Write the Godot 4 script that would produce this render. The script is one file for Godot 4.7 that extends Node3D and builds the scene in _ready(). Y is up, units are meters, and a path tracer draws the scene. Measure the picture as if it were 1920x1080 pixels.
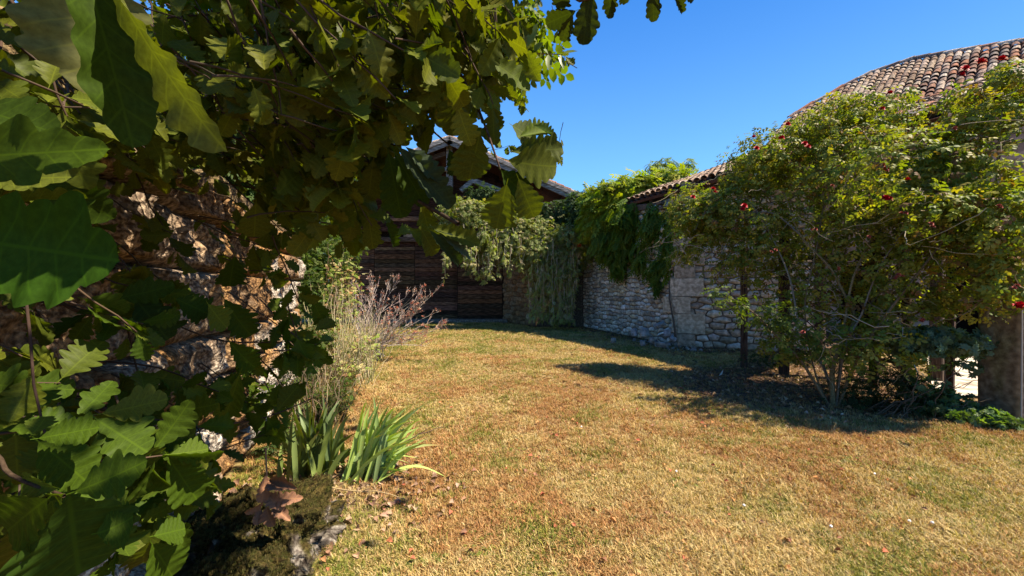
extends Node3D

const F := 720.0      # lens: pixels of a 1920 wide frame per unit of slope
const EYE := 1.6      # height of the camera over the lawn

var rng := RandomNumberGenerator.new()
var T := {}           # textures
var M := {}           # materials
var G := {}           # shared meshes
var nz := FastNoiseLite.new()
var nz2 := FastNoiseLite.new()


class Geo:
	var v := PackedVector3Array()
	var u := PackedVector2Array()
	var c := PackedColorArray()
	var idx := PackedInt32Array()
	var col := Color.WHITE

	func vert(p: Vector3, uv := Vector2.ZERO) -> int:
		v.append(p)
		u.append(uv)
		c.append(col)
		return v.size() - 1

	func tri(a: int, b: int, d: int) -> void:      # clockwise seen from the front
		idx.append(a)
		idx.append(b)
		idx.append(d)

	func quad(a: int, b: int, d: int, e: int) -> void:
		tri(a, b, d)
		tri(a, d, e)

	func face(pts: Array, middle: Vector3) -> void:   # a flat convex face turned away from middle
		var n: Vector3 = (pts[2] - pts[0]).cross(pts[1] - pts[0])
		var flip: bool = n.dot(pts[0] - middle) < 0.0
		var w := []
		var ax: Vector3 = (pts[1] - pts[0]).normalized()
		var ay: Vector3 = n.normalized().cross(ax)
		for p in pts:
			w.append(vert(p, Vector2((p - pts[0]).dot(ax), (p - pts[0]).dot(ay))))
		for k in range(1, pts.size() - 1):
			if flip:
				tri(w[0], w[k + 1], w[k])
			else:
				tri(w[0], w[k], w[k + 1])

	func box(x: Transform3D, s: Vector3, bevel := 0.0) -> void:
		var h := s * 0.5
		var mid := x.origin
		if bevel <= 0.0:
			for a in 3:
				for sg in [-1.0, 1.0]:
					var q := []
					for k in [[-1, -1], [1, -1], [1, 1], [-1, 1]]:
						var p := Vector3()
						p[a] = h[a] * sg
						p[(a + 1) % 3] = h[(a + 1) % 3] * k[0]
						p[(a + 2) % 3] = h[(a + 2) % 3] * k[1]
						q.append(x * p)
					face(q, mid)
			return
		var pt := func(sx: float, sy: float, sz: float, a: int) -> Vector3:
			var p := Vector3((h.x - (0.0 if a == 0 else bevel)) * sx, (h.y - (0.0 if a == 1 else bevel)) * sy, (h.z - (0.0 if a == 2 else bevel)) * sz)
			return x * p
		for a in 3:
			for sg in [-1.0, 1.0]:
				var q := []
				for k in [[-1.0, -1.0], [1.0, -1.0], [1.0, 1.0], [-1.0, 1.0]]:
					var s3 := Vector3()
					s3[a] = sg
					s3[(a + 1) % 3] = k[0]
					s3[(a + 2) % 3] = k[1]
					q.append(pt.call(s3.x, s3.y, s3.z, a))
				face(q, mid)
		for a in 3:
			var b := (a + 1) % 3
			var d := (a + 2) % 3
			for s1 in [-1.0, 1.0]:
				for s2 in [-1.0, 1.0]:
					var lo := Vector3()
					lo[a] = s1
					lo[b] = s2
					lo[d] = -1.0
					var hi := lo
					hi[d] = 1.0
					face([pt.call(lo.x, lo.y, lo.z, a), pt.call(hi.x, hi.y, hi.z, a), pt.call(hi.x, hi.y, hi.z, b), pt.call(lo.x, lo.y, lo.z, b)], mid)
		for sx in [-1.0, 1.0]:
			for sy in [-1.0, 1.0]:
				for sz in [-1.0, 1.0]:
					face([pt.call(sx, sy, sz, 0), pt.call(sx, sy, sz, 1), pt.call(sx, sy, sz, 2)], mid)

	func bar(a: Vector3, b: Vector3, w: float, h: float, up := Vector3.UP, bevel := 0.0) -> void:
		var z := (b - a).normalized()
		var xx := up.cross(z).normalized()
		var yy := z.cross(xx)
		box(Transform3D(Basis(xx, yy, z), (a + b) * 0.5), Vector3(w, h, a.distance_to(b)), bevel)

	func tube(p: PackedVector3Array, r: PackedFloat32Array, sides := 6) -> void:
		var n := p.size()
		var side := Vector3.ZERO
		var first := v.size()
		var run := 0.0
		for i in n:
			var t := (p[mini(i + 1, n - 1)] - p[maxi(i - 1, 0)]).normalized()
			if side == Vector3.ZERO:
				side = t.cross(Vector3(0.3, 0.2, 1.0)).normalized()
			side = (side - t * side.dot(t)).normalized()
			var up := t.cross(side)
			if i > 0:
				run += p[i].distance_to(p[i - 1])
			for k in sides:
				var a := TAU * k / sides
				vert(p[i] + (side * cos(a) + up * sin(a)) * r[i], Vector2(float(k) / sides, run))
		for i in n - 1:
			for k in sides:
				var a := first + i * sides + k
				var b := first + i * sides + (k + 1) % sides
				tri(a, a + sides, b)
				tri(b, a + sides, b + sides)

	func leaflet(base: Vector3, dir: Vector3, nrm: Vector3, l: float, w: float, fold := 0.25, bend := 0.2) -> void:
		var side := dir.cross(nrm).normalized()
		nrm = side.cross(dir).normalized()
		var mids := []
		var ls := []
		var rs := []
		for t in [0.0, 0.3, 0.68, 1.0]:
			var m: Vector3 = base + dir * (l * t) - nrm * (bend * l * t * t)
			mids.append(vert(m, Vector2(0.5, t)))
			if t > 0.0 and t < 1.0:
				var ww := w * (0.5 if t < 0.5 else 0.42)
				ls.append(vert(m - side * ww + nrm * (fold * ww), Vector2(0.1, t)))
				rs.append(vert(m + side * ww + nrm * (fold * ww), Vector2(0.9, t)))
		tri(mids[0], ls[0], mids[1])
		quad(mids[1], ls[0], ls[1], mids[2])
		tri(mids[2], ls[1], mids[3])
		tri(mids[0], mids[1], rs[0])
		quad(mids[1], mids[2], rs[1], rs[0])
		tri(mids[2], mids[3], rs[1])

	func mesh() -> ArrayMesh:
		var n := PackedVector3Array()
		n.resize(v.size())
		for k in range(0, idx.size(), 3):
			var a := v[idx[k]]
			var fn := (v[idx[k + 2]] - a).cross(v[idx[k + 1]] - a)
			for j in 3:
				n[idx[k + j]] += fn
		for k in n.size():
			n[k] = n[k].normalized() if n[k].length_squared() > 1e-20 else Vector3.UP
		var arr := []
		arr.resize(Mesh.ARRAY_MAX)
		arr[Mesh.ARRAY_VERTEX] = v
		arr[Mesh.ARRAY_NORMAL] = n
		arr[Mesh.ARRAY_TEX_UV] = u
		arr[Mesh.ARRAY_COLOR] = c
		arr[Mesh.ARRAY_INDEX] = idx
		var m := ArrayMesh.new()
		m.add_surface_from_arrays(Mesh.PRIMITIVE_TRIANGLES, arr)
		return m


# ---------------------------------------------------------------- small helpers

func at(px: float, py: float, d: float) -> Vector3:
	return Vector3((px - 960.0) / F * d, EYE - (py - 540.0) / F * d, -d)


func to_px(p: Vector3) -> Vector2:
	return Vector2(960.0 + F * p.x / -p.z, 540.0 - F * (p.y - EYE) / -p.z)


func on_ground(x: float, depth: float) -> Vector3:
	return Vector3(x, ground_y(x, -depth), -depth)


func ground_y(x: float, z: float) -> float:
	return nz.get_noise_2d(x * 60.0, z * 60.0) * 0.035


func rr(a: float, b: float) -> float:
	return rng.randf_range(a, b)


func rdir() -> Vector3:
	var y := rr(-1.0, 1.0)
	var a := rr(0.0, TAU)
	var r := sqrt(1.0 - y * y)
	return Vector3(r * cos(a), y, r * sin(a))


func pick(list: Array) -> Variant:
	return list[rng.randi() % list.size()]


func vary(c: Color, k := 0.2) -> Color:
	var g := 1.0 + rr(-k, k)
	return Color(c.r * g * (1.0 + rr(-k, k) * 0.4), c.g * g, c.b * g * (1.0 + rr(-k, k) * 0.4))


func thing(called: String, label: String, category: String, base: Vector3, group := "") -> Node3D:
	var o := Node3D.new()
	o.name = called
	add_child(o, true)
	o.position = base
	o.set_meta("label", label)
	o.set_meta("category", category)
	if group:
		o.set_meta("group", group)
	return o


func part(called: String, mesh: Mesh, m: Material, parent: Node3D, kind := "") -> MeshInstance3D:
	var o := MeshInstance3D.new()
	o.name = called
	o.mesh = mesh
	o.material_override = m
	parent.add_child(o, true)
	if parent != self and parent.get_parent() == self:
		o.position = -parent.position
	if kind:
		o.set_meta("kind", kind)
	return o


func scatter(called: String, mesh: Mesh, m: Material, xf: Array, cols: Array, parent: Node3D, kind := "stuff") -> void:
	if xf.is_empty():
		return
	var mm := MultiMesh.new()
	mm.transform_format = MultiMesh.TRANSFORM_3D
	mm.use_colors = true
	mm.mesh = mesh
	mm.instance_count = xf.size()
	for i in xf.size():
		mm.set_instance_transform(i, xf[i])
		mm.set_instance_color(i, cols[i])
	var o := MultiMeshInstance3D.new()
	o.name = called
	o.multimesh = mm
	o.material_override = m
	parent.add_child(o, true)
	if parent != self and parent.get_parent() == self:
		o.position = -parent.position
	if kind:
		o.set_meta("kind", kind)


func leaf_basis(dir: Vector3, nrm: Vector3, s: Vector3) -> Basis:
	var y := dir.normalized()
	var x := y.cross(nrm)
	if x.length_squared() < 1e-6:
		x = y.cross(Vector3(0.3, 0.5, 0.8))
	x = x.normalized()
	return Basis(x * s.x, y * s.y, x.cross(y) * s.z)


# ---------------------------------------------------------------- textures and materials

func ramp_tex(noise_seed: int, freq: float, lo: Color, hi: Color, size := 256, contrast := 1.0, kind := FastNoiseLite.TYPE_SIMPLEX_SMOOTH, tall := 0) -> ImageTexture:
	var n := FastNoiseLite.new()
	n.seed = noise_seed
	n.noise_type = kind
	n.frequency = freq
	n.fractal_octaves = 5
	var src := n.get_seamless_image(size, tall if tall else size)
	var im := Image.create(src.get_width(), src.get_height(), false, Image.FORMAT_RGB8)
	for y in src.get_height():
		for x in src.get_width():
			var k := clampf((src.get_pixel(x, y).r - 0.5) * contrast + 0.5, 0.0, 1.0)
			im.set_pixel(x, y, lo.lerp(hi, k))
	return ImageTexture.create_from_image(im)


func leaf_tex() -> ImageTexture:
	var w := 128
	var h := 256
	var im := Image.create(w, h, false, Image.FORMAT_RGB8)
	for y in h:
		for x in w:
			var t := float(y) / h
			var s := absf(float(x) / w - 0.5) * 2.0
			var g := 0.80 + 0.10 * nz.get_noise_2d(x * 9.0, y * 9.0) + 0.06 * nz2.get_noise_2d(x * 40.0, y * 40.0)
			var mid := smoothstep(0.045, 0.015, s)
			var ph := fposmod((t - s * 0.16) * 8.0, 1.0)
			var vein := smoothstep(0.07, 0.02, absf(ph - 0.5)) * smoothstep(1.0, 0.5, s) * 0.8
			var k := maxf(mid, vein)
			var c := Color(g, g, g).lerp(Color(1.0, 1.0, 0.85), k * 0.7)
			im.set_pixel(x, y, c)
	return ImageTexture.create_from_image(im)


func mat(tex: Texture2D, rough: float, tri := 0.0, bump: Texture2D = null, bump_cm := 0.0, tint := Color.WHITE) -> StandardMaterial3D:
	var m := StandardMaterial3D.new()
	m.vertex_color_use_as_albedo = true
	m.albedo_color = tint
	m.albedo_texture = tex
	m.roughness = rough
	m.metallic_specular = 0.25
	if tri > 0.0:
		m.uv1_triplanar = true
		m.uv1_world_triplanar = true
		m.uv1_scale = Vector3(tri, tri, tri)
	if bump:
		m.heightmap_enabled = true
		m.heightmap_texture = bump
		m.heightmap_scale = bump_cm
	return m


func leaf_mat(tint: Color, rough: float, spec: float, through: float, tex: Texture2D = null) -> StandardMaterial3D:
	var m := StandardMaterial3D.new()
	m.vertex_color_use_as_albedo = true
	m.albedo_color = tint.linear_to_srgb()
	m.albedo_texture = tex
	m.roughness = rough
	m.metallic_specular = spec
	m.cull_mode = BaseMaterial3D.CULL_DISABLED
	m.backlight_enabled = true
	m.backlight = Color(0.95 * through, through, 0.35 * through)
	return m


func make_materials() -> void:
	nz.seed = 11
	nz.frequency = 0.01
	nz.fractal_octaves = 4
	nz2.seed = 23
	nz2.frequency = 0.01
	nz2.fractal_octaves = 3
	T.leaf = leaf_tex()
	T.mottle = ramp_tex(3, 0.008, Color(0.66, 0.63, 0.60), Color(1, 1, 1), 512, 1.5)
	T.fine = ramp_tex(5, 0.012, Color(0.62, 0.60, 0.57), Color(1, 1, 1), 512, 1.4)
	T.relief = ramp_tex(7, 0.014, Color(0, 0, 0), Color(1, 1, 1), 512, 1.2)
	T.lichen = ramp_tex(9, 0.014, Color(0.42, 0.38, 0.36), Color(1, 0.98, 0.94), 512, 2.2)
	T.grain = ramp_tex(13, 0.02, Color(0.42, 0.40, 0.38), Color(1, 1, 1), 512, 1.7)
	T.soil = ramp_tex(15, 0.05, Color(0.5, 0.46, 0.42), Color(1, 1, 1), 512, 1.5)
	M.stone = mat(T.fine, 0.95, 1.3, T.relief, 0.5)
	M.rough = mat(T.lichen, 0.98, 4.0, T.relief, 1.2)
	M.mortar = mat(T.fine, 0.97, 2.2, T.relief, 0.7)
	M.tile = mat(T.lichen, 0.92, 2.3, T.relief, 0.3)
	M.plaster = mat(T.mottle, 0.95, 0.6, T.relief, 0.6)
	M.wood = mat(T.grain, 0.92, 1.0, T.grain, 0.15)       # grain along x
	M.wood.uv1_scale = Vector3(0.25, 3.2, 3.2)
	M.post_wood = mat(T.grain, 0.92, 1.0, T.grain, 0.15)  # grain upright
	M.post_wood.uv1_scale = Vector3(5.0, 0.3, 5.0)
	M.pillar = mat(T.mottle, 0.95, 2.0, T.relief, 0.35)
	M.bark = mat(T.fine, 0.97, 9.0, T.relief, 0.2)
	M.ground = mat(T.soil, 1.0, 0.55, T.relief, 1.0)
	M.plain = mat(null, 0.9)
	M.grass = leaf_mat(Color.WHITE, 0.7, 0.25, 0.7)
	M.leaf = leaf_mat(Color.WHITE, 0.55, 0.2, 0.95, T.leaf)
	M.small_leaf = leaf_mat(Color.WHITE, 0.5, 0.26, 1.0)
	M.dry = leaf_mat(Color.WHITE, 0.8, 0.2, 0.4)
	M.petal = leaf_mat(Color.WHITE, 0.6, 0.3, 0.5)
	M.iris = leaf_mat(Color.WHITE, 0.5, 0.3, 0.7)
	M.red = leaf_mat(Color(0.50, 0.008, 0.022), 0.55, 0.3, 0.4)
	M.faded = leaf_mat(Color(0.36, 0.09, 0.07), 0.7, 0.25, 0.4)
	M.orange = leaf_mat(Color(0.55, 0.12, 0.03), 0.6, 0.3, 0.4)
	M.ash = leaf_mat(Color(0.13, 0.17, 0.025), 0.4, 0.4, 0.8)
	M.brown_leaf = leaf_mat(Color(0.34, 0.17, 0.10), 0.7, 0.3, 0.3, T.leaf)
	M.white = mat(null, 0.7, 0.0, null, 0.0, Color(0.9, 0.9, 0.9))


# ---------------------------------------------------------------- shared leaf shapes

func oak_leaf(lobes: int, deep: float, cup: float, fold: float, which: int) -> ArrayMesh:
	var r := RandomNumberGenerator.new()
	r.seed = which * 77 + 5
	var g := Geo.new()
	var per := 6
	var rows := lobes * per + 1
	var amp := {-1: [], 1: []}
	for k in lobes + 1:
		amp[-1].append(r.randf_range(0.7, 1.15))
		amp[1].append(r.randf_range(0.75, 1.12))
	var twist := r.randf_range(-0.12, 0.12)
	var last := []
	for i in rows:
		var t := float(i) / (rows - 1)
		var env := 0.37 * pow(maxf(sin(PI * pow(t, 1.32)), 0.0), 0.75)
		if t > 0.9:
			env = maxf(env, 0.37 * 0.45 * sqrt(maxf(0.0, 1.0 - pow((t - 0.9) / 0.1, 2.0))))
		var lob := pow(absf(sin(PI * t * lobes)), 0.62)
		var z := -cup * t * t
		var x0 := twist * t * t
		var cur := [g.vert(Vector3(x0, t * 0.97, z), Vector2(0.5, t))]
		for s in [-1, 1]:
			var w: float = env * (1.0 - deep * (1.0 - lob)) * amp[s][mini(int(t * lobes), lobes)]
			var wav := 0.018 * sin(t * lobes * TAU + s + which) * w / 0.3 + 0.04 * sin(t * 4.0 + which * 1.7 + s) * w / 0.3
			for q in [0.5, 1.0]:
				g.vert(Vector3(x0 + s * w * q, t * 0.96 + 0.13 * w * q, z + fold * w * q + wav * q * q), Vector2(0.5 + s * w * q * 1.3, t))
			cur.append(g.v.size() - 2)
			cur.append(g.v.size() - 1)
		if last:
			g.quad(last[0], last[1], cur[1], cur[0])
			g.quad(last[1], last[2], cur[2], cur[1])
			g.quad(last[3], last[0], cur[0], cur[3])
			g.quad(last[4], last[3], cur[3], cur[4])
		last = cur
	var a := g.vert(Vector3(-0.009, 0.0, 0.002), Vector2(0.5, 0.5))
	var b := g.vert(Vector3(0.009, 0.0, 0.002), Vector2(0.5, 0.5))
	var c := g.vert(Vector3(0.006, -0.12, 0.02), Vector2(0.5, 0.5))
	var d := g.vert(Vector3(-0.006, -0.12, 0.02), Vector2(0.5, 0.5))
	g.quad(a, b, c, d)
	return g.mesh()


func compound_leaf(pairs: int, l: float, w: float, step: float, droop: float, terminal := true) -> ArrayMesh:
	var g := Geo.new()      # a feather of leaflets along +Y, one unit long in all
	var p := Vector3.ZERO
	for k in pairs:
		p = Vector3(0, 0.12 + k * step, -droop * pow(0.12 + k * step, 2.0))
		for s in [-1.0, 1.0]:
			g.leaflet(p, Vector3(s * 0.85, 0.5, -0.25).normalized(), Vector3(0, 0.1, 1), l * (1.0 - 0.25 * absf(float(k) / pairs - 0.4)), w)
	if terminal:
		g.leaflet(p + Vector3(0, step * 0.5, 0), Vector3(0, 1, -0.3).normalized(), Vector3(0, 0.2, 1), l, w)
	var a := g.vert(Vector3(-0.006, 0, 0))
	var b := g.vert(Vector3(0.006, 0, 0))
	var c := g.vert(p + Vector3(0, step * 0.5, 0))
	g.tri(a, c, b)
	return g.mesh()


func rosette(n: int, l: float, w: float, lift: float) -> ArrayMesh:
	var g := Geo.new()      # leaves round the tip of a shoot that points along +Y
	for k in n:
		var a := k * 2.4
		var d := Vector3(cos(a), lift * (0.3 + 1.2 * k / n), sin(a)).normalized()
		g.leaflet(Vector3(0, 0.06 * k / n, 0), d, Vector3.UP, l * (1.0 - 0.35 * k / n), w)
	return g.mesh()


func grass_tuft(blades: int, which: int) -> ArrayMesh:
	var r := RandomNumberGenerator.new()
	r.seed = which
	var g := Geo.new()
	for k in blades:
		var a := r.randf() * TAU
		var o := Vector3(cos(a * 3.1), 0, sin(a * 2.3)) * r.randf_range(0.0, 0.028)
		var d := Vector3(cos(a), 0, sin(a))
		var s := Vector3(-d.z, 0, d.x)
		var l := r.randf_range(0.018, 0.05)
		var lean := r.randf_range(0.3, 1.3)
		var w := r.randf_range(0.0011, 0.0022)
		var m := o + (d * 0.4 * lean + Vector3.UP * 0.75).normalized() * l * 0.55
		var e := m + (d * 1.2 * lean + Vector3.UP * 0.4).normalized() * l * 0.5
		g.col = Color.WHITE.darkened(r.randf_range(0.0, 0.35))
		var i0 := g.vert(o - s * w - Vector3.UP * 0.01)
		var i1 := g.vert(o + s * w - Vector3.UP * 0.01)
		var i2 := g.vert(m + s * w * 0.9)
		var i3 := g.vert(m - s * w * 0.9)
		var i4 := g.vert(e)
		g.quad(i0, i1, i2, i3)
		g.tri(i3, i2, i4)
	return g.mesh()


func rose_head(which: int) -> ArrayMesh:
	var r := RandomNumberGenerator.new()
	r.seed = which
	var g := Geo.new()
	for ring in 3:
		for k in 5 + ring:
			var a := TAU * k / (5 + ring) + ring * 0.5 + r.randf() * 0.3
			var open := 0.25 + ring * 0.42
			var d := Vector3(cos(a) * open, 1.0 - ring * 0.28, sin(a) * open).normalized()
			g.col = Color(0.75, 0.75, 0.75).lerp(Color.WHITE, r.randf())
			g.leaflet(Vector3(0, 0, 0), d, Vector3(-cos(a), 0.5, -sin(a)), 0.62, 0.62, 0.35, -0.15 + ring * 0.2)
	return g.mesh()


func make_shapes() -> void:
	G.oak = []
	for k in 6:
		G.oak.append(oak_leaf(5 + k % 2, 0.27 + 0.04 * (k % 3), [0.12, 0.3, -0.08, 0.22, 0.05, 0.4][k], [0.25, 0.5, 0.15, 0.8, 0.35, 0.2][k], k))
	G.hero = []
	for k in 4:
		G.hero.append(oak_leaf(6 + k % 2, 0.20 + 0.025 * k, [0.08, 0.02, 0.12, 0.18][k], [0.12, 0.3, 0.2, 0.5][k], 40 + k))
	G.rose_leaf = compound_leaf(2, 0.36, 0.22, 0.32, 0.25)
	G.fine_leaf = compound_leaf(3, 0.36, 0.17, 0.24, 0.3)
	G.wisteria = compound_leaf(6, 0.30, 0.13, 0.15, 0.45)
	G.oval = compound_leaf(4, 0.27, 0.16, 0.20, 0.2)
	G.rosette = rosette(9, 0.6, 0.24, 0.35)
	G.tuft = []
	for k in 5:
		G.tuft.append(grass_tuft(10, 300 + k))
	G.seed = rosette(7, 0.5, 0.12, 1.6)
	G.rose = [rose_head(1), rose_head(2), rose_head(3)]


# ---------------------------------------------------------------- foliage in volumes

# blobs: [px, py, depth, half width px, half height px, half depth m, how many]; shell: how much the leaves crowd to the surface
func blob_leaves(blobs: Array, lo: float, hi: float, cols: Array, droop := 0.3, up := 0.9, shell := 0.6, outward := 0.5, gap := -9.0) -> Array:
	var xf := []
	var cs := []
	for b in blobs:
		var mid: Vector3 = at(b[0], b[1], b[2])
		var rad := Vector3(b[3] / F * b[2], b[4] / F * b[2], b[5])
		var lump := FastNoiseLite.new()
		lump.seed = int(b[0]) + int(b[1]) * 3
		lump.frequency = 1.1
		for k in int(b[6]):
			var d := rdir()
			var r := pow(rng.randf(), 1.0 / (1.0 + shell * 4.0)) * (0.92 + 0.42 * lump.get_noise_3dv(d * 1.5))
			var p: Vector3 = mid + d * rad * r
			if nz.get_noise_3dv(p * 95.0) + 0.5 * nz2.get_noise_3dv(p * 230.0) < gap:
				continue
			if p.y < 0.02:
				p.y = rr(0.02, 0.15)
			var n := Vector3(rr(-1, 1) * 0.8, up, rr(-1, 1) * 0.8) + d * outward
			var dir := Vector3(rr(-1, 1), rr(-0.7, 0.5) - droop, rr(-1, 1)) + d * 0.4
			var s := rr(lo, hi)
			xf.append(Transform3D(leaf_basis(dir, n, Vector3(s, s, s)), p))
			cs.append(vary(pick(cols), 0.25))
	return [xf, cs]


func stems(g: Geo, from: Vector3, to: Vector3, r0: float, r1: float, sag := 0.1, sides := 5, wob := 0.05) -> PackedVector3Array:
	var p := PackedVector3Array()
	var r := PackedFloat32Array()
	var l := from.distance_to(to)
	var n := 7
	for i in n:
		var t := float(i) / (n - 1)
		var q := from.lerp(to, t) + Vector3.UP * (sag * l * 4.0 * t * (1.0 - t))
		if i > 0 and i < n - 1:
			q += rdir() * wob * l
		p.append(q)
		r.append(lerpf(r0, r1, t))
	g.tube(p, r, sides)
	return p


func path_px(list: Array) -> PackedVector3Array:
	var p := PackedVector3Array()
	for q in list:
		p.append(at(q[0], q[1], q[2]))
	return p


func smooth_path(p: PackedVector3Array, per := 4) -> PackedVector3Array:
	var o := PackedVector3Array()
	for i in p.size() - 1:
		var a := p[maxi(i - 1, 0)]
		var d := p[mini(i + 2, p.size() - 1)]
		for k in per:
			o.append(p[i].cubic_interpolate(p[i + 1], a, d, float(k) / per))
	o.append(p[-1])
	return o


func taper(n: int, a: float, b: float) -> PackedFloat32Array:
	var r := PackedFloat32Array()
	for i in n:
		r.append(lerpf(a, b, float(i) / maxf(1.0, n - 1)))
	return r


# ---------------------------------------------------------------- stone work

func clip_cell(poly: PackedVector2Array, mid: Vector2, n: Vector2) -> PackedVector2Array:
	var o := PackedVector2Array()
	for i in poly.size():
		var a := poly[i]
		var b := poly[(i + 1) % poly.size()]
		var da := (a - mid).dot(n)
		var db := (b - mid).dot(n)
		if da <= 0.0:
			o.append(a)
		if (da < 0.0 and db > 0.0) or (da > 0.0 and db < 0.0):
			o.append(a.lerp(b, da / (da - db)))
	return o


# cells of a wall w by h: stones about cw by ch, in courses that waver as jit allows
func cells(w: float, h: float, cw: float, ch: float, jit: Vector2) -> Array:
	var cols := int(ceil(w / cw)) + 2
	var rows := int(ceil(h / ch)) + 2
	var pts := []
	for j in rows:
		for i in cols:
			pts.append(Vector2((i - 0.5 + (0.5 if j % 2 else 0.0) + rr(-jit.x, jit.x)) * cw, (j - 0.5 + rr(-jit.y, jit.y)) * ch))
	var out := []
	var asp := ch / cw
	for j in rows:
		for i in cols:
			var s: Vector2 = pts[j * cols + i]
			if s.x < -0.1 * cw or s.x > w + 0.1 * cw or s.y < -0.2 * ch or s.y > h + 0.2 * ch:
				continue
			var poly := PackedVector2Array([s + Vector2(-cw, -ch) * 1.6, s + Vector2(cw, -ch) * 1.6, s + Vector2(cw, ch) * 1.6, s + Vector2(-cw, ch) * 1.6])
			for dj in [-2, -1, 0, 1, 2]:
				for di in [-2, -1, 0, 1, 2]:
					var jj: int = j + dj
					var ii: int = i + di
					if (di == 0 and dj == 0) or jj < 0 or ii < 0 or jj >= rows or ii >= cols:
						continue
					var o: Vector2 = pts[jj * cols + ii]
					var d := Vector2((o.x - s.x) * asp, o.y - s.y)      # distances with the stones squeezed to squares
					poly = clip_cell(poly, (s + o) * 0.5, Vector2(d.x * asp, d.y))
			for e in [[Vector2(0, 0), Vector2(-1, 0)], [Vector2(w, 0), Vector2(1, 0)], [Vector2(0, 0), Vector2(0, -1)], [Vector2(0, h), Vector2(0, 1)]]:
				poly = clip_cell(poly, e[0], e[1])
			if poly.size() >= 3:
				out.append(poly)
	return out


func stone_shape(g: Geo, poly: PackedVector2Array, o: Vector3, ux: Vector3, uy: Vector3, gap: float, proud: float, tint: Color) -> void:
	var mid := Vector2.ZERO
	for p in poly:
		mid += p
	mid /= poly.size()
	var ring := PackedVector2Array()
	var n := poly.size()
	for i in n:      # corners rounded off
		var a := poly[i]
		var b := poly[(i + 1) % n]
		if a.distance_to(b) < 0.01:
			continue
		for t in [0.13, 0.87]:
			var q := a.lerp(b, t)
			var inward := (mid - q)
			ring.append(q + inward.normalized() * minf(gap * rr(0.6, 1.5), inward.length() * 0.4))
	if ring.size() < 4:
		return
	var nrm := ux.cross(uy)
	g.col = tint
	var back := []
	var front := []
	for q in ring:
		var w := o + ux * q.x + uy * q.y
		back.append(g.vert(w - nrm * 0.03))
		var q2 := q.lerp(mid, rr(0.05, 0.14))
		front.append(g.vert(o + ux * q2.x + uy * q2.y + nrm * proud * rr(0.65, 1.05)))
	var c := g.vert(o + ux * mid.x + uy * mid.y + nrm * proud * rr(0.9, 1.15))
	var m := ring.size()
	for i in m:
		var j := (i + 1) % m
		g.quad(back[j], back[i], front[i], front[j])
		g.tri(front[j], front[i], c)


func lay_stones(parent: Node3D, polys: Array, o: Vector3, ux: Vector3, uy: Vector3, gap: float, proud: Vector2, tints: Array, m: Material, most: int, keep: Callable) -> void:
	var list := []
	for p in polys:
		var mid := Vector2.ZERO
		var lo := Vector2(1e9, 1e9)
		var hi := -lo
		for q in p:
			mid += q / p.size()
			lo = lo.min(q)
			hi = hi.max(q)
		if not keep.call(mid):
			continue
		var w := o + ux * mid.x + uy * mid.y
		list.append([(hi.x - lo.x) * (hi.y - lo.y) / (w.z * w.z), p, mid])
	list.sort_custom(func(a, b): return a[0] > b[0])
	var rest := Geo.new()
	for k in list.size():
		var one := Geo.new() if k < most else rest
		var tint: Color = vary(pick(tints), 0.16)
		stone_shape(one, list[k][1], o, ux, uy, gap, rr(proud.x, proud.y), tint)
		if k < most and one.v.size():
			part("stone", one.mesh(), m, parent)
	if rest.v.size():
		part("stones", rest.mesh(), m, parent, "stuff")


# ---------------------------------------------------------------- roof tiles

func canal_tile(tint: Color, which: int) -> ArrayMesh:
	var r := RandomNumberGenerator.new()
	r.seed = which + 900
	var g := Geo.new()      # runs up along +Y from its lower, wider end; hollow side down
	var seg := 6
	var outer := []
	var inner := []
	for e in 2:
		var rad := 0.108 if e == 0 else 0.088
		var y := 0.0 if e == 0 else 0.44
		var a0 := []
		var b0 := []
		for k in seg + 1:
			var a := PI * k / seg
			g.col = tint.darkened(r.randf_range(0.0, 0.25))
			var wob := r.randf_range(-0.004, 0.004)
			a0.append(g.vert(Vector3(cos(a) * rad, y + wob, sin(a) * rad * 0.85)))
			b0.append(g.vert(Vector3(cos(a) * (rad - 0.016), y + wob, sin(a) * (rad - 0.016) * 0.85)))
		outer.append(a0)
		inner.append(b0)
	for k in seg:
		g.quad(outer[0][k], outer[0][k + 1], outer[1][k + 1], outer[1][k])
		g.quad(inner[0][k + 1], inner[0][k], inner[1][k], inner[1][k + 1])
		var pts := [g.v[outer[0][k]], g.v[outer[0][k + 1]], g.v[inner[0][k + 1]], g.v[inner[0][k]]]
		g.face(pts, Vector3(0, 0.2, 0))
	return g.mesh()


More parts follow.
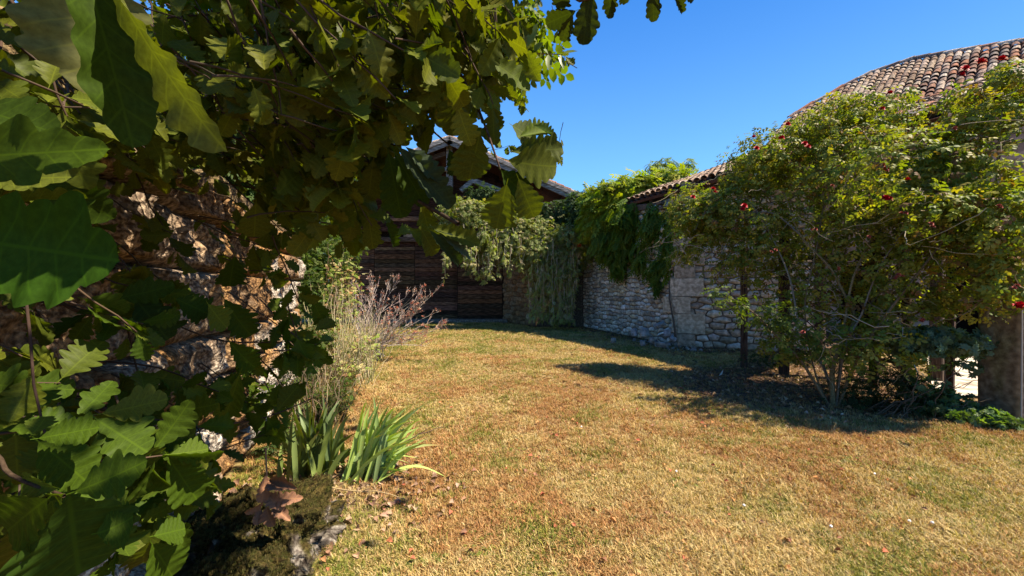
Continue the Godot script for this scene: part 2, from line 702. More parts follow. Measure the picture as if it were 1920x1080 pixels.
func tile_roof(root: Node3D, e0: Vector3, e1: Vector3, rise: Vector3, nrm: Vector3, sil: Array, most: int) -> void:
	var along := (e1 - e0).normalized()
	var length := e0.distance_to(e1)
	var pitch := 0.215
	var ends := []
	var spots := []
	for c in int(length / pitch):
		var foot := e0 + along * ((c + 0.5) * pitch)
		var s := 0.0
		var sag := rr(-0.012, 0.012)
		while s < 9.0:
			var p := foot + rise * s + nrm * (0.03 * sin(s * 1.1 + c * 0.21) + sag)
			var q := to_px(p + rise * 0.35)
			if q.y < edge_y(sil, q.x):
				break
			spots.append([p, c])
			s += 0.345
		ends.append(foot + rise * (s + 0.1))
	var bas := Basis(along, rise, along.cross(rise))
	if bas.z.dot(nrm) < 0.0:
		bas = Basis(-along, rise, nrm)
	spots.sort_custom(func(a, b): return a[0].z > b[0].z)
	var more := []
	var tints := []
	for k in spots.size():
		var turn := Basis(bas.x, rr(-0.07, 0.07)) * Basis(bas.z, rr(-0.08, 0.08))
		var tilt := Basis(bas.x, -0.055)
		var x := Transform3D(turn * tilt * bas, spots[k][0] + nrm * 0.035)
		if k >= most:
			more.append(x)
			tints.append(vary(pick([Color(1, 1, 1), Color(0.8, 0.75, 0.7), Color(0.6, 0.5, 0.45)]), 0.1))
			continue
		var o := part("tile", pick(G.tile), M.tile, root)
		o.transform = Transform3D(Basis(), o.position) * x
	scatter("tiles", G.tile[1], M.tile, more, tints, root)
	# the hollow under-tiles as one ribbed sheet, and the caps along the upper edge
	var sheet := Geo.new()
	sheet.col = Color(0.20, 0.10, 0.07)
	var bottom := []
	var top := []
	for c in ends.size():
		for k in 3:
			var a: Vector3 = e0 + along * ((c + k / 3.0) * pitch)
			var t: Vector3 = ends[c] + along * ((k / 3.0 - 0.5) * pitch)
			var h: float = [0.02, -0.035, -0.035][k]
			bottom.append(sheet.vert(a - rise * 0.04 + nrm * h))
			top.append(sheet.vert(t + nrm * h))
	for k in bottom.size() - 1:
		sheet.quad(bottom[k], bottom[k + 1], top[k + 1], top[k])
	part("under_tiles", sheet.mesh(), M.tile, root)
	var c2 := 0
	while c2 < ends.size() - 1:
		var a: Vector3 = ends[c2]
		var b: Vector3 = ends[mini(c2 + 2, ends.size() - 1)]
		var yy := (b - a).normalized()
		var xx := yy.cross(nrm).normalized()
		var o := part("ridge_tile", pick(G.tile), M.tile, root)
		o.transform = Transform3D(Basis(), o.position) * Transform3D(Basis(xx * 1.25, yy * maxf(1.0, a.distance_to(b) / 0.42), xx.cross(yy) * 1.1), a + nrm * 0.05 - yy * 0.05)
		c2 += 2


func edge_y(sil: Array, x: float) -> float:
	for k in sil.size() - 1:
		if x <= sil[k + 1][0]:
			return lerpf(sil[k][1], sil[k + 1][1], clampf((x - sil[k][0]) / (sil[k + 1][0] - sil[k][0]), 0.0, 1.0))
	return sil[-1][1]


# ---------------------------------------------------------------- the scene

func _ready() -> void:
	rng.seed = 4242
	var cam := Camera3D.new()
	cam.name = "camera"
	cam.fov = rad_to_deg(2.0 * atan(540.0 / F))
	cam.near = 0.05
	cam.far = 1500.0
	cam.position = Vector3(0, EYE, 0)
	add_child(cam)
	cam.current = true

	var env := Environment.new()
	var sky_m := ProceduralSkyMaterial.new()
	sky_m.sky_top_color = Color(0.03, 0.245, 0.49)
	sky_m.sky_horizon_color = Color(0.40, 0.59, 0.73)
	sky_m.sky_curve = 0.25
	sky_m.ground_horizon_color = Color(0.45, 0.42, 0.36)
	sky_m.ground_bottom_color = Color(0.30, 0.25, 0.18)
	sky_m.sun_angle_max = 8.0
	var sky := Sky.new()
	sky.sky_material = sky_m
	env.background_mode = Environment.BG_SKY
	env.sky = sky
	env.background_energy_multiplier = 1.15
	env.tonemap_mode = Environment.TONE_MAPPER_LINEAR
	env.tonemap_exposure = 3.3
	env.sdfgi_enabled = true
	env.ssao_enabled = true
	env.ssil_enabled = true
	var we := WorldEnvironment.new()
	we.name = "world_environment"
	we.environment = env
	add_child(we)

	var sun := DirectionalLight3D.new()
	sun.name = "sun"
	sun.light_color = Color(1.0, 0.95, 0.86)
	sun.light_energy = 1.35
	sun.light_angular_distance = 0.5
	sun.shadow_enabled = true
	var s := Vector3(0.66, 1.0, 0.12).normalized()
	sun.basis = Basis.looking_at(-s)
	add_child(sun)

	make_materials()
	make_shapes()
	G.tile = []
	var tints := [Color(0.50, 0.23, 0.14), Color(0.66, 0.54, 0.44), Color(0.40, 0.29, 0.24), Color(0.56, 0.31, 0.21), Color(0.29, 0.24, 0.22), Color(0.78, 0.69, 0.60), Color(0.52, 0.37, 0.31), Color(0.36, 0.20, 0.15), Color(0.72, 0.60, 0.50)]
	for k in tints.size():
		G.tile.append(canal_tile(tints[k], k))
	build_ground()
	build_old_wall()
	build_barn()
	build_outbuilding()
	build_main_house()
	build_pergola()
	build_rose()
	build_climbers()
	build_far_plants()
	build_left_plants()
	build_iris()
	build_rock()
	build_oak()
	build_small_things()
	build_grass()


func lawn_tint(x: float, z: float) -> Array:      # [straw, tan, green] shares
	var a := nz.get_noise_2d(x * 55.0, z * 55.0) * 0.9 + nz2.get_noise_2d(x * 190.0, z * 190.0) * 0.5
	var b := nz2.get_noise_2d(x * 70.0 + 300.0, z * 70.0) * 0.9 + nz.get_noise_2d(x * 210.0, z * 210.0 + 90.0) * 0.5
	var far := smoothstep(6.0, 13.0, -z)
	var mid := smoothstep(2.2, 3.6, -z) * (1.0 - smoothstep(6.0, 9.0, -z))
	var tan_share := clampf(0.32 + a * 1.5 + mid * 0.25 - far * 0.25, 0.05, 0.9)
	var green := clampf(0.13 + b * 0.85 + far * 0.25 + smoothstep(0.3, -0.8, x) * 0.12 - mid * 0.08, 0.03, 0.8)
	return [1.0 - tan_share, tan_share, green]


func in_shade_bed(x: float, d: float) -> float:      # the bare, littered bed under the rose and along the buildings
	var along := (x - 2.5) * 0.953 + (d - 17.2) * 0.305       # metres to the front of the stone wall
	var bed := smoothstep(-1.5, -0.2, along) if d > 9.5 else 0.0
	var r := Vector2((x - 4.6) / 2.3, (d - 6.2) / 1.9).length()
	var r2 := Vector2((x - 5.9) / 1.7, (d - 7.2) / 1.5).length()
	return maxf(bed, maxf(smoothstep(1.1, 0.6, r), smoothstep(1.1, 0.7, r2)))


func build_ground() -> void:
	var xs := [-500.0, -120.0, -40.0, -16.0]
	var zs := [500.0, 120.0, 40.0, 12.0]
	var x := -10.0
	while x <= 16.0:
		xs.append(x)
		x += 0.2
	xs.append_array([24.0, 60.0, 200.0, 500.0])
	var z := 3.0
	while z >= -22.0:
		zs.append(z)
		z -= 0.2
	zs.append_array([-34.0, -80.0, -250.0, -700.0])
	var g := Geo.new()
	for j in zs.size():
		for i in xs.size():
			var w := lawn_tint(xs[i], zs[j])
			var c: Color = Color(0.34, 0.24, 0.115).lerp(Color(0.29, 0.175, 0.085), w[1]).lerp(Color(0.20, 0.20, 0.06), w[2] * 0.8)
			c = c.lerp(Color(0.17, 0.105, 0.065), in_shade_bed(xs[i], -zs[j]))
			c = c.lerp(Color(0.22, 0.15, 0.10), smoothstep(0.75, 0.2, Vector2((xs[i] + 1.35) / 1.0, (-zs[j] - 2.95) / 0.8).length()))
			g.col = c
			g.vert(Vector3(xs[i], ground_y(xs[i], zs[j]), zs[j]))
	var n := xs.size()
	for j in zs.size() - 1:
		for i in n - 1:
			var a := j * n + i
			g.quad(a, a + n, a + n + 1, a + 1)
	var o := part("ground", g.mesh(), M.ground, self, "structure")
	o.set_meta("label", "dry yellow and tan lawn between the stone walls")
	o.set_meta("category", "ground")
	# the pale sunlit yard behind the rose
	var y := Geo.new()
	y.col = Color(0.62, 0.55, 0.46)
	var pts := [Vector2(6.15, 5.6), Vector2(7.1, 5.5), Vector2(11.0, 7.6), Vector2(10.4, 9.4), Vector2(9.4, 8.7)]
	var w := []
	for p in pts:
		w.append(y.vert(Vector3(p.x, 0.045, -p.y)))
	for k in range(1, 4):
		y.tri(w[0], w[k + 1], w[k])
	var o2 := part("gravel_yard", y.mesh(), M.plaster, self, "structure")
	o2.set_meta("label", "pale sunlit gravel yard behind the rose bush")
	o2.set_meta("category", "yard")


func build_old_wall() -> void:      # the crumbling ochre wall under the oak
	var u := Vector3(-0.352, 0, -0.936).normalized()
	var root := thing("old_stone_wall", "crumbling ochre and whitish stone wall standing under the oak branches", "wall", Vector3(-2.3, 0, -2.95))
	var nrm := u.cross(Vector3.UP)
	var o := Vector3(-2.3, 0, -2.95) - u * 3.2
	var y := 0.0
	var row := 0
	var core := Geo.new()
	core.col = Color(0.22, 0.14, 0.08)
	core.box(Transform3D(Basis(u, Vector3.UP, nrm), o + u * 3.55 + Vector3.UP * 1.12 - nrm * 0.30), Vector3(7.0, 2.24, 0.5))
	part("wall_core", core.mesh(), M.mortar, root)
	while y < 2.3:
		var h := rr(0.2, 0.5)
		var x := rr(-0.4, 0.0)
		while x < 7.1:
			var w := rr(0.35, 0.85)
			var g := Geo.new()
			var nx := int(maxf(5, w / 0.03))
			var ny := int(maxf(4, h / 0.03))
			var base := rr(-0.02, 0.05)
			var grey := rr(-0.25, 0.25)
			var seedv := Vector3(rr(0, 9), rr(0, 9), rr(0, 9))
			for j in ny + 1:
				for i in nx + 1:
					var fx := float(i) / nx
					var fy := float(j) / ny
					var p := o + u * (x + fx * w) + Vector3.UP * (y + fy * h)
					var edge := minf(minf(fx, 1.0 - fx) * w, minf(fy, 1.0 - fy) * h) / 0.05
					var q := p * 110.0 + seedv
					var d := nz.get_noise_3dv(q * 0.8) * 0.14 + absf(nz2.get_noise_3dv(q * 3.2)) * 0.10 + absf(nz.get_noise_3dv(q * 7.0)) * 0.06
					var off := base + d * 0.9 - 0.028 * (1.0 - smoothstep(0.0, 1.0, edge + d * 4.0))
					if i == 0 or j == 0 or i == nx or j == ny:
						off = -0.05
					# weathering: ochre above and near, whitish lime low and towards the far end
					var lime := nz2.get_noise_3dv(p * 70.0 + Vector3(50, 0, 0)) * 1.5 + smoothstep(2.2, 5.2, x + fx * w) * 0.75 + (0.9 - p.y) * 0.50 - 0.34 + grey
					var c := Color(0.50, 0.295, 0.12).lerp(Color(0.28, 0.165, 0.08), clampf(0.5 + nz.get_noise_3dv(p * 130.0) * 1.6, 0, 1))
					c = c.lerp(Color(0.42, 0.36, 0.30), clampf(nz2.get_noise_3dv(p * 60.0) * 1.6, 0, 0.8))
					c = c.lerp(Color(0.64, 0.60, 0.54), smoothstep(0.0, 0.5, lime))
					c = c.lerp(Color(0.22, 0.18, 0.14), smoothstep(0.25, 0.5, nz.get_noise_3dv(p * 240.0 + Vector3(9, 9, 9))) * 0.7)
					g.col = c
					g.vert(p + nrm * off)
			for j in ny:
				for i in nx:
					var a := j * (nx + 1) + i
					g.quad(a, a + nx + 1, a + nx + 2, a + 1)
			part("stone", g.mesh(), M.rough, root)
			x += w
		y += h
		row += 1
	for k in 12:
		var cap := Geo.new()
		cap.col = vary(Color(0.30, 0.21, 0.12), 0.2)
		var p := o + u * (k * 0.6 + 0.3) + Vector3.UP * (2.33 + rr(-0.03, 0.06)) - nrm * 0.2
		cap.box(Transform3D(Basis(u, Vector3.UP, nrm) * Basis(Vector3.UP, rr(-0.06, 0.06)), p), Vector3(rr(0.5, 0.66), rr(0.12, 0.2), 0.55), 0.03)
		part("coping_stone", cap.mesh(), M.rough, root)


# ---------------------------------------------------------------- the barn at the end of the lawn

func build_barn() -> void:
	var root := thing("barn", "old open-fronted barn with dark plank wall and gabled tile roof", "barn", Vector3(-3, 0, -18))
	var zb := -18.0
	# boards of the back wall
	var bays := [-8.4, -6.45, -4.55, -2.55, -0.45]
	var wood := [Color(0.19, 0.115, 0.072), Color(0.15, 0.095, 0.065), Color(0.23, 0.14, 0.088), Color(0.13, 0.085, 0.06), Color(0.20, 0.115, 0.062)]
	for b in 4:
		var y := 0.12
		while y < 3.7:
			var h := rr(0.16, 0.25)
			var g := Geo.new()
			g.col = vary(pick(wood), 0.45)
			var w: float = bays[b + 1] - bays[b] - 0.03
			g.box(Transform3D(Basis(Vector3(0, 0, 1), rr(-0.006, 0.006)) * Basis(Vector3(1, 0, 0), rr(-0.03, 0.06)), Vector3((bays[b] + bays[b + 1]) * 0.5, y + h * 0.5, zb + rr(-0.012, 0.03))), Vector3(w, h - 0.02, 0.035), 0.006)
			part("plank", g.mesh(), M.wood, root)
			y += h
	for b in bays:
		var g := Geo.new()
		g.col = Color(0.075, 0.05, 0.04)
		g.box(Transform3D(Basis(), Vector3(b, 2.2, zb - 0.09)), Vector3(0.14, 4.4, 0.1), 0.01)
		part("post", g.mesh(), M.post_wood, root)
	var back := Geo.new()
	back.col = Color(0.05, 0.036, 0.03)
	back.box(Transform3D(Basis(), Vector3(-4.4, 2.6, zb - 0.35)), Vector3(8.6, 5.2, 0.2))
	part("back_wall", back.mesh(), M.mortar, root)
	var g2 := Geo.new()
	g2.col = Color(0.20, 0.15, 0.12)
	g2.box(Transform3D(Basis(), Vector3(-4.4, 3.86, zb + 0.06)), Vector3(8.4, 0.22, 0.2), 0.015)
	part("lintel", g2.mesh(), M.wood, root)
	var pl := Geo.new()
	pl.col = Color(0.42, 0.33, 0.24)
	pl.box(Transform3D(Basis(), at(768, 446, 17.9)), Vector3(0.55, 0.36, 0.06), 0.01)
	pl.box(Transform3D(Basis(), at(806, 438, 17.9)), Vector3(0.7, 0.3, 0.06), 0.01)
	part("pale_panel", pl.mesh(), M.plaster, root)
	var sill := Geo.new()
	sill.col = Color(0.26, 0.22, 0.19)
	sill.box(Transform3D(Basis(), Vector3(-4.4, 0.08, zb + 0.25)), Vector3(8.4, 0.16, 0.5), 0.03)
	part("foundation_stone", sill.mesh(), M.stone, root)
	# the short side wall that comes forward at the right, in ochre rubble
	var a := Vector3(-0.42, 0, -18.05)
	var b2 := Vector3(0.95, 0, -15.7)
	var u := (b2 - a).normalized()
	var l := a.distance_to(b2)
	var nrm := u.cross(Vector3.UP)
	var sw := Geo.new()
	sw.col = Color(0.17, 0.11, 0.07)
	sw.box(Transform3D(Basis(u, Vector3.UP, nrm), (a + b2) * 0.5 + Vector3.UP * 2.1 - nrm * 0.2), Vector3(l, 4.2, 0.36))
	part("side_wall", sw.mesh(), M.mortar, root)
	lay_stones(root, cells(l, 4.2, 0.34, 0.2, Vector2(0.35, 0.3)), a, u, Vector3.UP, 0.012, Vector2(0.02, 0.05), [Color(0.30, 0.19, 0.10), Color(0.25, 0.15, 0.08), Color(0.34, 0.24, 0.15)], M.stone, 60, func(_m): return true)
	var fw := Geo.new()
	fw.col = Color(0.16, 0.12, 0.09)
	fw.box(Transform3D(Basis(), Vector3(1.95, 2.55, -15.95)), Vector3(2.2, 5.1, 0.4))
	part("front_wall", fw.mesh(), M.mortar, root)
	# roof
	var apex := Vector3(-2.58, 7.92, 0)
	var er := Vector3(3.05, 5.40, 0)
	var el := Vector3(-8.6, 5.55, 0)
	for side in [[apex, er], [apex, el]]:
		var p: Vector3 = side[0]
		var q: Vector3 = side[1]
		var dir := (q - p).normalized()
		var up := Vector3(-dir.y, dir.x, 0) * signf(dir.x)
		var len := p.distance_to(q)
		var mid := (p + q) * 0.5
		var bas := Basis(dir, up, dir.cross(up))
		var deck := Geo.new()
		deck.col = Color(0.13, 0.055, 0.035)
		for k in 16:
			deck.box(Transform3D(bas, mid + Vector3(0, 0, -16.15 - k * 0.25) - up * 0.16), Vector3(len, 0.03, 0.235), 0.0)
		part("roof_deck", deck.mesh(), M.wood, root)
		var top := Geo.new()
		top.col = Color(0.25, 0.13, 0.09)
		top.box(Transform3D(bas, mid + Vector3(0, 0, -18.1) - up * 0.10), Vector3(len, 0.06, 4.1))
		part("roof_sheet", top.mesh(), M.tile, root)
		for k in 2:
			var f := Geo.new()
			f.col = [Color(0.40, 0.36, 0.32), Color(0.50, 0.46, 0.42)][k]
			f.box(Transform3D(bas, mid + Vector3(0, 0, -15.98 + k * 0.05) - up * (0.24 - k * 0.15)), Vector3(len, 0.22 - k * 0.06, 0.045), 0.008)
			part("fascia_board", f.mesh(), M.wood, root)
		var n := int(len / 0.34)
		for k in n:
			var o := part("tile", pick(G.tile), M.tile, root)
			var tb := Basis(Vector3(0, 0, 1), -dir, up)
			o.transform = Transform3D(Basis(), o.position) * Transform3D(tb * Basis(Vector3(1, 0, 0), -0.06), p + dir * (k * 0.34 + 0.42) + up * 0.0 + Vector3(0, 0, -16.02))
		for k in 4:
			var r := Geo.new()
			r.col = Color(0.12, 0.06, 0.04)
			var c: Vector3 = p.lerp(q, 0.15 + 0.24 * k) - up * 0.26
			r.box(Transform3D(bas, c + Vector3(0, 0, -17.2)), Vector3(0.14, 0.16, 2.4), 0.01)
			part("purlin", r.mesh(), M.wood, root)
	# weathered truss timbers under the gable
	for t in [[843, 262, 843, 352, 0.26], [826, 318, 864, 318, 0.16], [864, 358, 888, 338, 0.20], [884, 338, 950, 362, 0.22], [1000, 398, 1046, 408, 0.24], [600, 410, 1040, 412, 0.2], [690, 340, 836, 288, 0.2]]:
		var g := Geo.new()
		g.col = Color(0.42, 0.37, 0.33) if t[4] != 0.2 or t[0] == 864 else Color(0.16, 0.10, 0.07)
		var d := 16.35 if t[4] != 0.16 else 16.2
		g.bar(at(t[0], t[1], d), at(t[2], t[3], d), t[4], t[4] * 0.8, Vector3(0, 0, 1), 0.012)
		part("timber", g.mesh(), M.wood, root)
	var gb := Geo.new()
	gb.col = Color(0.06, 0.035, 0.028)
	gb.box(Transform3D(Basis(), Vector3(-2.6, 4.9, -18.05)), Vector3(9.6, 1.3, 0.05))
	gb.box(Transform3D(Basis(), Vector3(-2.6, 6.3, -18.05)), Vector3(4.4, 1.5, 0.05))
	part("gable_backing", gb.mesh(), M.mortar, root)
	for k in 12:
		var gw := Geo.new()
		gw.col = vary(Color(0.11, 0.055, 0.04), 0.3)
		var y := 4.35 + k * 0.25
		gw.box(Transform3D(Basis(), Vector3(-2.6, y, -17.9 + rr(-0.01, 0.01))), Vector3(minf(10.2, (7.45 - y) * 4.3), 0.235, 0.05), 0.005)
		part("gable_board", gw.mesh(), M.wood, root)


# ---------------------------------------------------------------- the rubble wall and low tiled building on the right

func build_outbuilding() -> void:
	var w0 := Vector3(2.5, 0, -17.2)
	var q := Vector3(4.62, 0, -10.57)
	var w1 := Vector3(7.3, 0, -9.2)
	var root := thing("stone_outbuilding", "low rubble stone outbuilding with pale corner blocks and canal tile eave", "building", q)
	var ul := (q - w0).normalized()
	var ll := w0.distance_to(q)
	var nl := ul.cross(Vector3.UP)
	var ur := (w1 - q).normalized()
	var lr := q.distance_to(w1)
	var nr := ur.cross(Vector3.UP)
	var split := 4.3      # metres along the wall where the building begins
	var core := Geo.new()
	core.col = Color(0.27, 0.235, 0.20)
	core.box(Transform3D(Basis(ul, Vector3.UP, nl), w0 + ul * (split * 0.5) + Vector3.UP * 1.63 - nl * 0.24), Vector3(split, 3.26, 0.46))
	core.box(Transform3D(Basis(ul, Vector3.UP, nl), w0 + ul * ((split + ll) * 0.5) + Vector3.UP * 2.08 - nl * 0.243), Vector3(ll - split - 0.02, 4.16, 0.46))
	part("left_wall_core", core.mesh(), M.mortar, root)
	var core2 := Geo.new()
	core2.col = Color(0.27, 0.22, 0.18)
	core2.box(Transform3D(Basis(ur, Vector3.UP, nr), q + ur * (lr * 0.5) + Vector3.UP * 2.25 - nr * 0.24), Vector3(lr - 0.04, 4.5, 0.46))
	part("front_wall_core", core2.mesh(), M.mortar, root)
	var tl := [Color(0.76, 0.68, 0.56), Color(0.60, 0.53, 0.43), Color(0.84, 0.77, 0.65), Color(0.68, 0.56, 0.40), Color(0.44, 0.39, 0.33), Color(0.88, 0.83, 0.73)]
	lay_stones(root, cells(ll, 4.1, 0.25, 0.145, Vector2(0.42, 0.38)), w0, ul, Vector3.UP, 0.016, Vector2(0.015, 0.055), tl, M.stone, 200, func(m): return m.y < (3.2 if m.x < split else 4.1) and m.x < ll - 0.18)
	lay_stones(root, cells(lr, 4.1, 0.34, 0.17, Vector2(0.40, 0.16)), q, ur, Vector3.UP, 0.014, Vector2(0.02, 0.05), [Color(0.74, 0.63, 0.51), Color(0.66, 0.55, 0.43), Color(0.78, 0.68, 0.55), Color(0.57, 0.46, 0.34)], M.stone, 95, func(m): return m.x > 0.2)
	# corner blocks
	var y := 0.0
	var k := 0
	for h in [0.36, 0.54, 0.47, 0.50, 0.36, 0.42, 0.40, 0.44, 0.36, 0.3]:
		var a := [0.16, 0.26, 0.62, 0.32][k % 4] as float
		var b := [0.42, 0.66, 0.30, 0.62][k % 4] as float
		var g := Geo.new()
		g.col = vary(Color(0.700, 0.598, 0.435) if k in [1, 2, 3] else Color(0.560, 0.437, 0.312), 0.06)
		var c := q + nl * 0.05 + nr * 0.05
		var plan := [c - ul * a, c + (nl + nr) * 0.0, c + ur * b, c + ur * b - nr * 0.2, q - nl * 0.3 - nr * 0.2, c - ul * a - nl * 0.2]
		var mid: Vector3 = q - nl * 0.05 - nr * 0.05 + Vector3.UP * (y + h * 0.5) + ur * 0.1
		var lo := y + 0.008
		var hi: float = y + h - 0.008
		for i in plan.size():
			var p0: Vector3 = plan[i]
			var p1: Vector3 = plan[(i + 1) % plan.size()]
			var outw := (p1 - p0).normalized().cross(Vector3.UP)
			g.face([p0 + Vector3.UP * lo, p1 + Vector3.UP * lo, p1 + Vector3.UP * hi, p0 + Vector3.UP * hi], (p0 + p1) * 0.5 + Vector3.UP * (lo + hi) * 0.5 - outw)
		var cap := []
		var under := []
		for p in plan:
			cap.append(p + Vector3.UP * hi)
			under.append(p + Vector3.UP * lo)
		g.face(cap, mid)
		g.face(under, mid)
		part("corner_block", g.mesh(), M.stone, root)
		y += h
		k += 1
	# eave timbers and roof
	var e0 := Vector3(3.74, 4.42, -12.66)
	var e1 := Vector3(6.96, 4.42, -6.22)
	var al := (e1 - e0).normalized()
	var back := Vector3(0.894, 0, -0.447)
	var pitch := deg_to_rad(21.0)
	var rise := (back * cos(pitch) + Vector3.UP * sin(pitch)).normalized()
	var nrm := (Vector3.UP * cos(pitch) - back * sin(pitch)).normalized()
	var fb := Geo.new()
	fb.col = Color(0.20, 0.09, 0.06)
	fb.bar(e0 - Vector3.UP * 0.085, e1 - Vector3.UP * 0.085, 0.05, 0.09, nrm, 0.006)
	part("eave_board", fb.mesh(), M.wood, root)
	var deck := Geo.new()
	deck.col = Color(0.10, 0.06, 0.045)
	deck.box(Transform3D(Basis(al, rise, al.cross(rise)), (e0 + e1) * 0.5 + rise * 1.9 - nrm * 0.08), Vector3(e0.distance_to(e1), 3.7, 0.03))
	part("roof_deck", deck.mesh(), M.wood, root)
	for j in 11:
		var g := Geo.new()
		g.col = Color(0.15, 0.10, 0.075)
		var p := e0.lerp(e1, (j + 0.5) / 11.0)
		g.bar(p + rise * 0.02 - nrm * 0.17, p + rise * 1.5 - nrm * 0.17, 0.09, 0.12, nrm, 0.01)
		part("rafter", g.mesh(), M.wood, root)
	var plate := Geo.new()
	plate.col = Color(0.22, 0.15, 0.11)
	plate.bar(at(1186, 392, 12.5), at(1345, 372, 9.9), 0.2, 0.2, Vector3.UP, 0.02)
	part("wall_plate", plate.mesh(), M.wood, root)
	for cc in [[1245, 382, 11.2], [1250, 391, 11.15], [1290, 372, 10.6]]:
		var g := Geo.new()
		g.col = Color(0.26, 0.18, 0.13)
		var p := at(cc[0], cc[1], cc[2])
		g.bar(p - back * 0.25, p + back * 0.5, 0.16, 0.1, Vector3.UP, 0.012)
		part("corbel", g.mesh(), M.wood, root)
	for pp in [[7.2, -6.5], [6.9, -8.6]]:
		var g := Geo.new()
		g.col = Color(0.16, 0.11, 0.08)
		g.box(Transform3D(Basis(Vector3.UP, 0.46), Vector3(pp[0], 2.15, pp[1])), Vector3(0.16, 4.3, 0.16), 0.015)
		part("post", g.mesh(), M.post_wood, root)
	tile_roof(root, e0, e1, rise, nrm, [[1100, 378], [1180, 372], [1240, 342], [1290, 317], [1330, 303], [1400, 290], [1550, 240], [1700, 200], [1766, 182], [1893, 142], [2100, 110]], 220)
	# the broken, curled length of old gutter at the eave
	var gt := Geo.new()
	gt.col = Color(0.34, 0.31, 0.29)
	var prev := []
	for i in 12:
		var t := i / 11.0
		var c := e1 - al * (0.9 - t * 1.0) - back * (0.10 + 0.10 * sin(t * 9.0)) + Vector3.UP * (0.06 + 0.05 * sin(t * 5.0))
		var cur := []
		for c9 in 9:
			var a := -0.3 + 3.4 * c9 / 8.0
			cur.append(gt.vert(c + back * (cos(a) * 0.17) + Vector3.UP * (sin(a) * 0.11 * (1.0 - 0.4 * t)) + al * (0.04 * sin(c9 * 2.1))))
		if prev:
			for c8 in 8:
				gt.quad(prev[c8], prev[c8 + 1], cur[c8 + 1], cur[c8])
		prev = cur
	part("curled_gutter", gt.mesh(), M.tile, root)


func build_main_house() -> void:
	var e0 := Vector3(13.9, 6.87, -10.4) - Vector3(-0.59, 0, -0.807).normalized() * 1.6
	var al := Vector3(-0.59, 0, -0.807).normalized()
	var e1 := e0 + al * 8.2
	var back := Vector3(0.807, 0, -0.59)
	var pitch := deg_to_rad(38.0)
	var rise := (back * cos(pitch) + Vector3.UP * sin(pitch)).normalized()
	var nrm := (Vector3.UP * cos(pitch) - back * sin(pitch)).normalized()
	var root := thing("tiled_house", "tall pinkish house whose steep canal tile roof rises over the rose", "house", Vector3(e0.x, 0, e0.z))
	var wall := Geo.new()
	wall.col = Color(0.58, 0.42, 0.33)
	var bas := Basis(al, Vector3.UP, al.cross(Vector3.UP))
	var o := Vector3(e0.x, 0, e0.z) + back * 0.45
	for seg in [[0.0, 2.2], [3.3, 4.6], [5.7, 6.4], [7.3, 8.3]]:
		wall.box(Transform3D(bas, o + al * ((seg[0] + seg[1]) * 0.5) + Vector3.UP * 3.5 + back * 0.2), Vector3(seg[1] - seg[0], 7.0, 0.4))
	for seg in [[2.2, 3.3, 2.6], [4.6, 5.7, 2.4], [6.4, 7.3, 2.5]]:
		var y: float = seg[2]
		wall.box(Transform3D(bas, o + al * ((seg[0] + seg[1]) * 0.5) + Vector3.UP * ((7.0 + y) * 0.5) + back * 0.21), Vector3(seg[1] - seg[0], 7.0 - y, 0.38))
	part("wall", wall.mesh(), M.plaster, root)
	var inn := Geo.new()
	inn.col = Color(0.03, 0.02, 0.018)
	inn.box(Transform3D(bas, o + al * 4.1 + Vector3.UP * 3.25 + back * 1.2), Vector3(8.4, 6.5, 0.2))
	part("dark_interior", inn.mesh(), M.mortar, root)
	var ew := Geo.new()
	ew.col = Color(0.38, 0.28, 0.22)
	ew.box(Transform3D(bas, o + al * 8.05 + Vector3.UP * 3.2 + back * 3.0), Vector3(0.4, 6.4, 5.2))
	part("end_wall", ew.mesh(), M.plaster, root)
	var fb := Geo.new()
	fb.col = Color(0.22, 0.16, 0.12)
	fb.bar(e0 - Vector3.UP * 0.10, e1 - Vector3.UP * 0.10, 0.06, 0.14, nrm, 0.008)
	part("eave_board", fb.mesh(), M.wood, root)
	for j in 14:
		var g := Geo.new()
		g.col = Color(0.15, 0.10, 0.075)
		var p := e0.lerp(e1, (j + 0.5) / 14.0)
		g.bar(p + rise * 0.02 - nrm * 0.17, p + rise * 1.0 - nrm * 0.17, 0.09, 0.12, nrm, 0.01)
		part("rafter", g.mesh(), M.wood, root)
	tile_roof(root, e0, e1, rise, nrm, [[1380, 292], [1440, 250], [1480, 224], [1540, 187], [1600, 152], [1660, 128], [1750, 105], [1850, 87], [1920, 76], [2060, 62]], 290)


# ---------------------------------------------------------------- trellis, pillar and rose

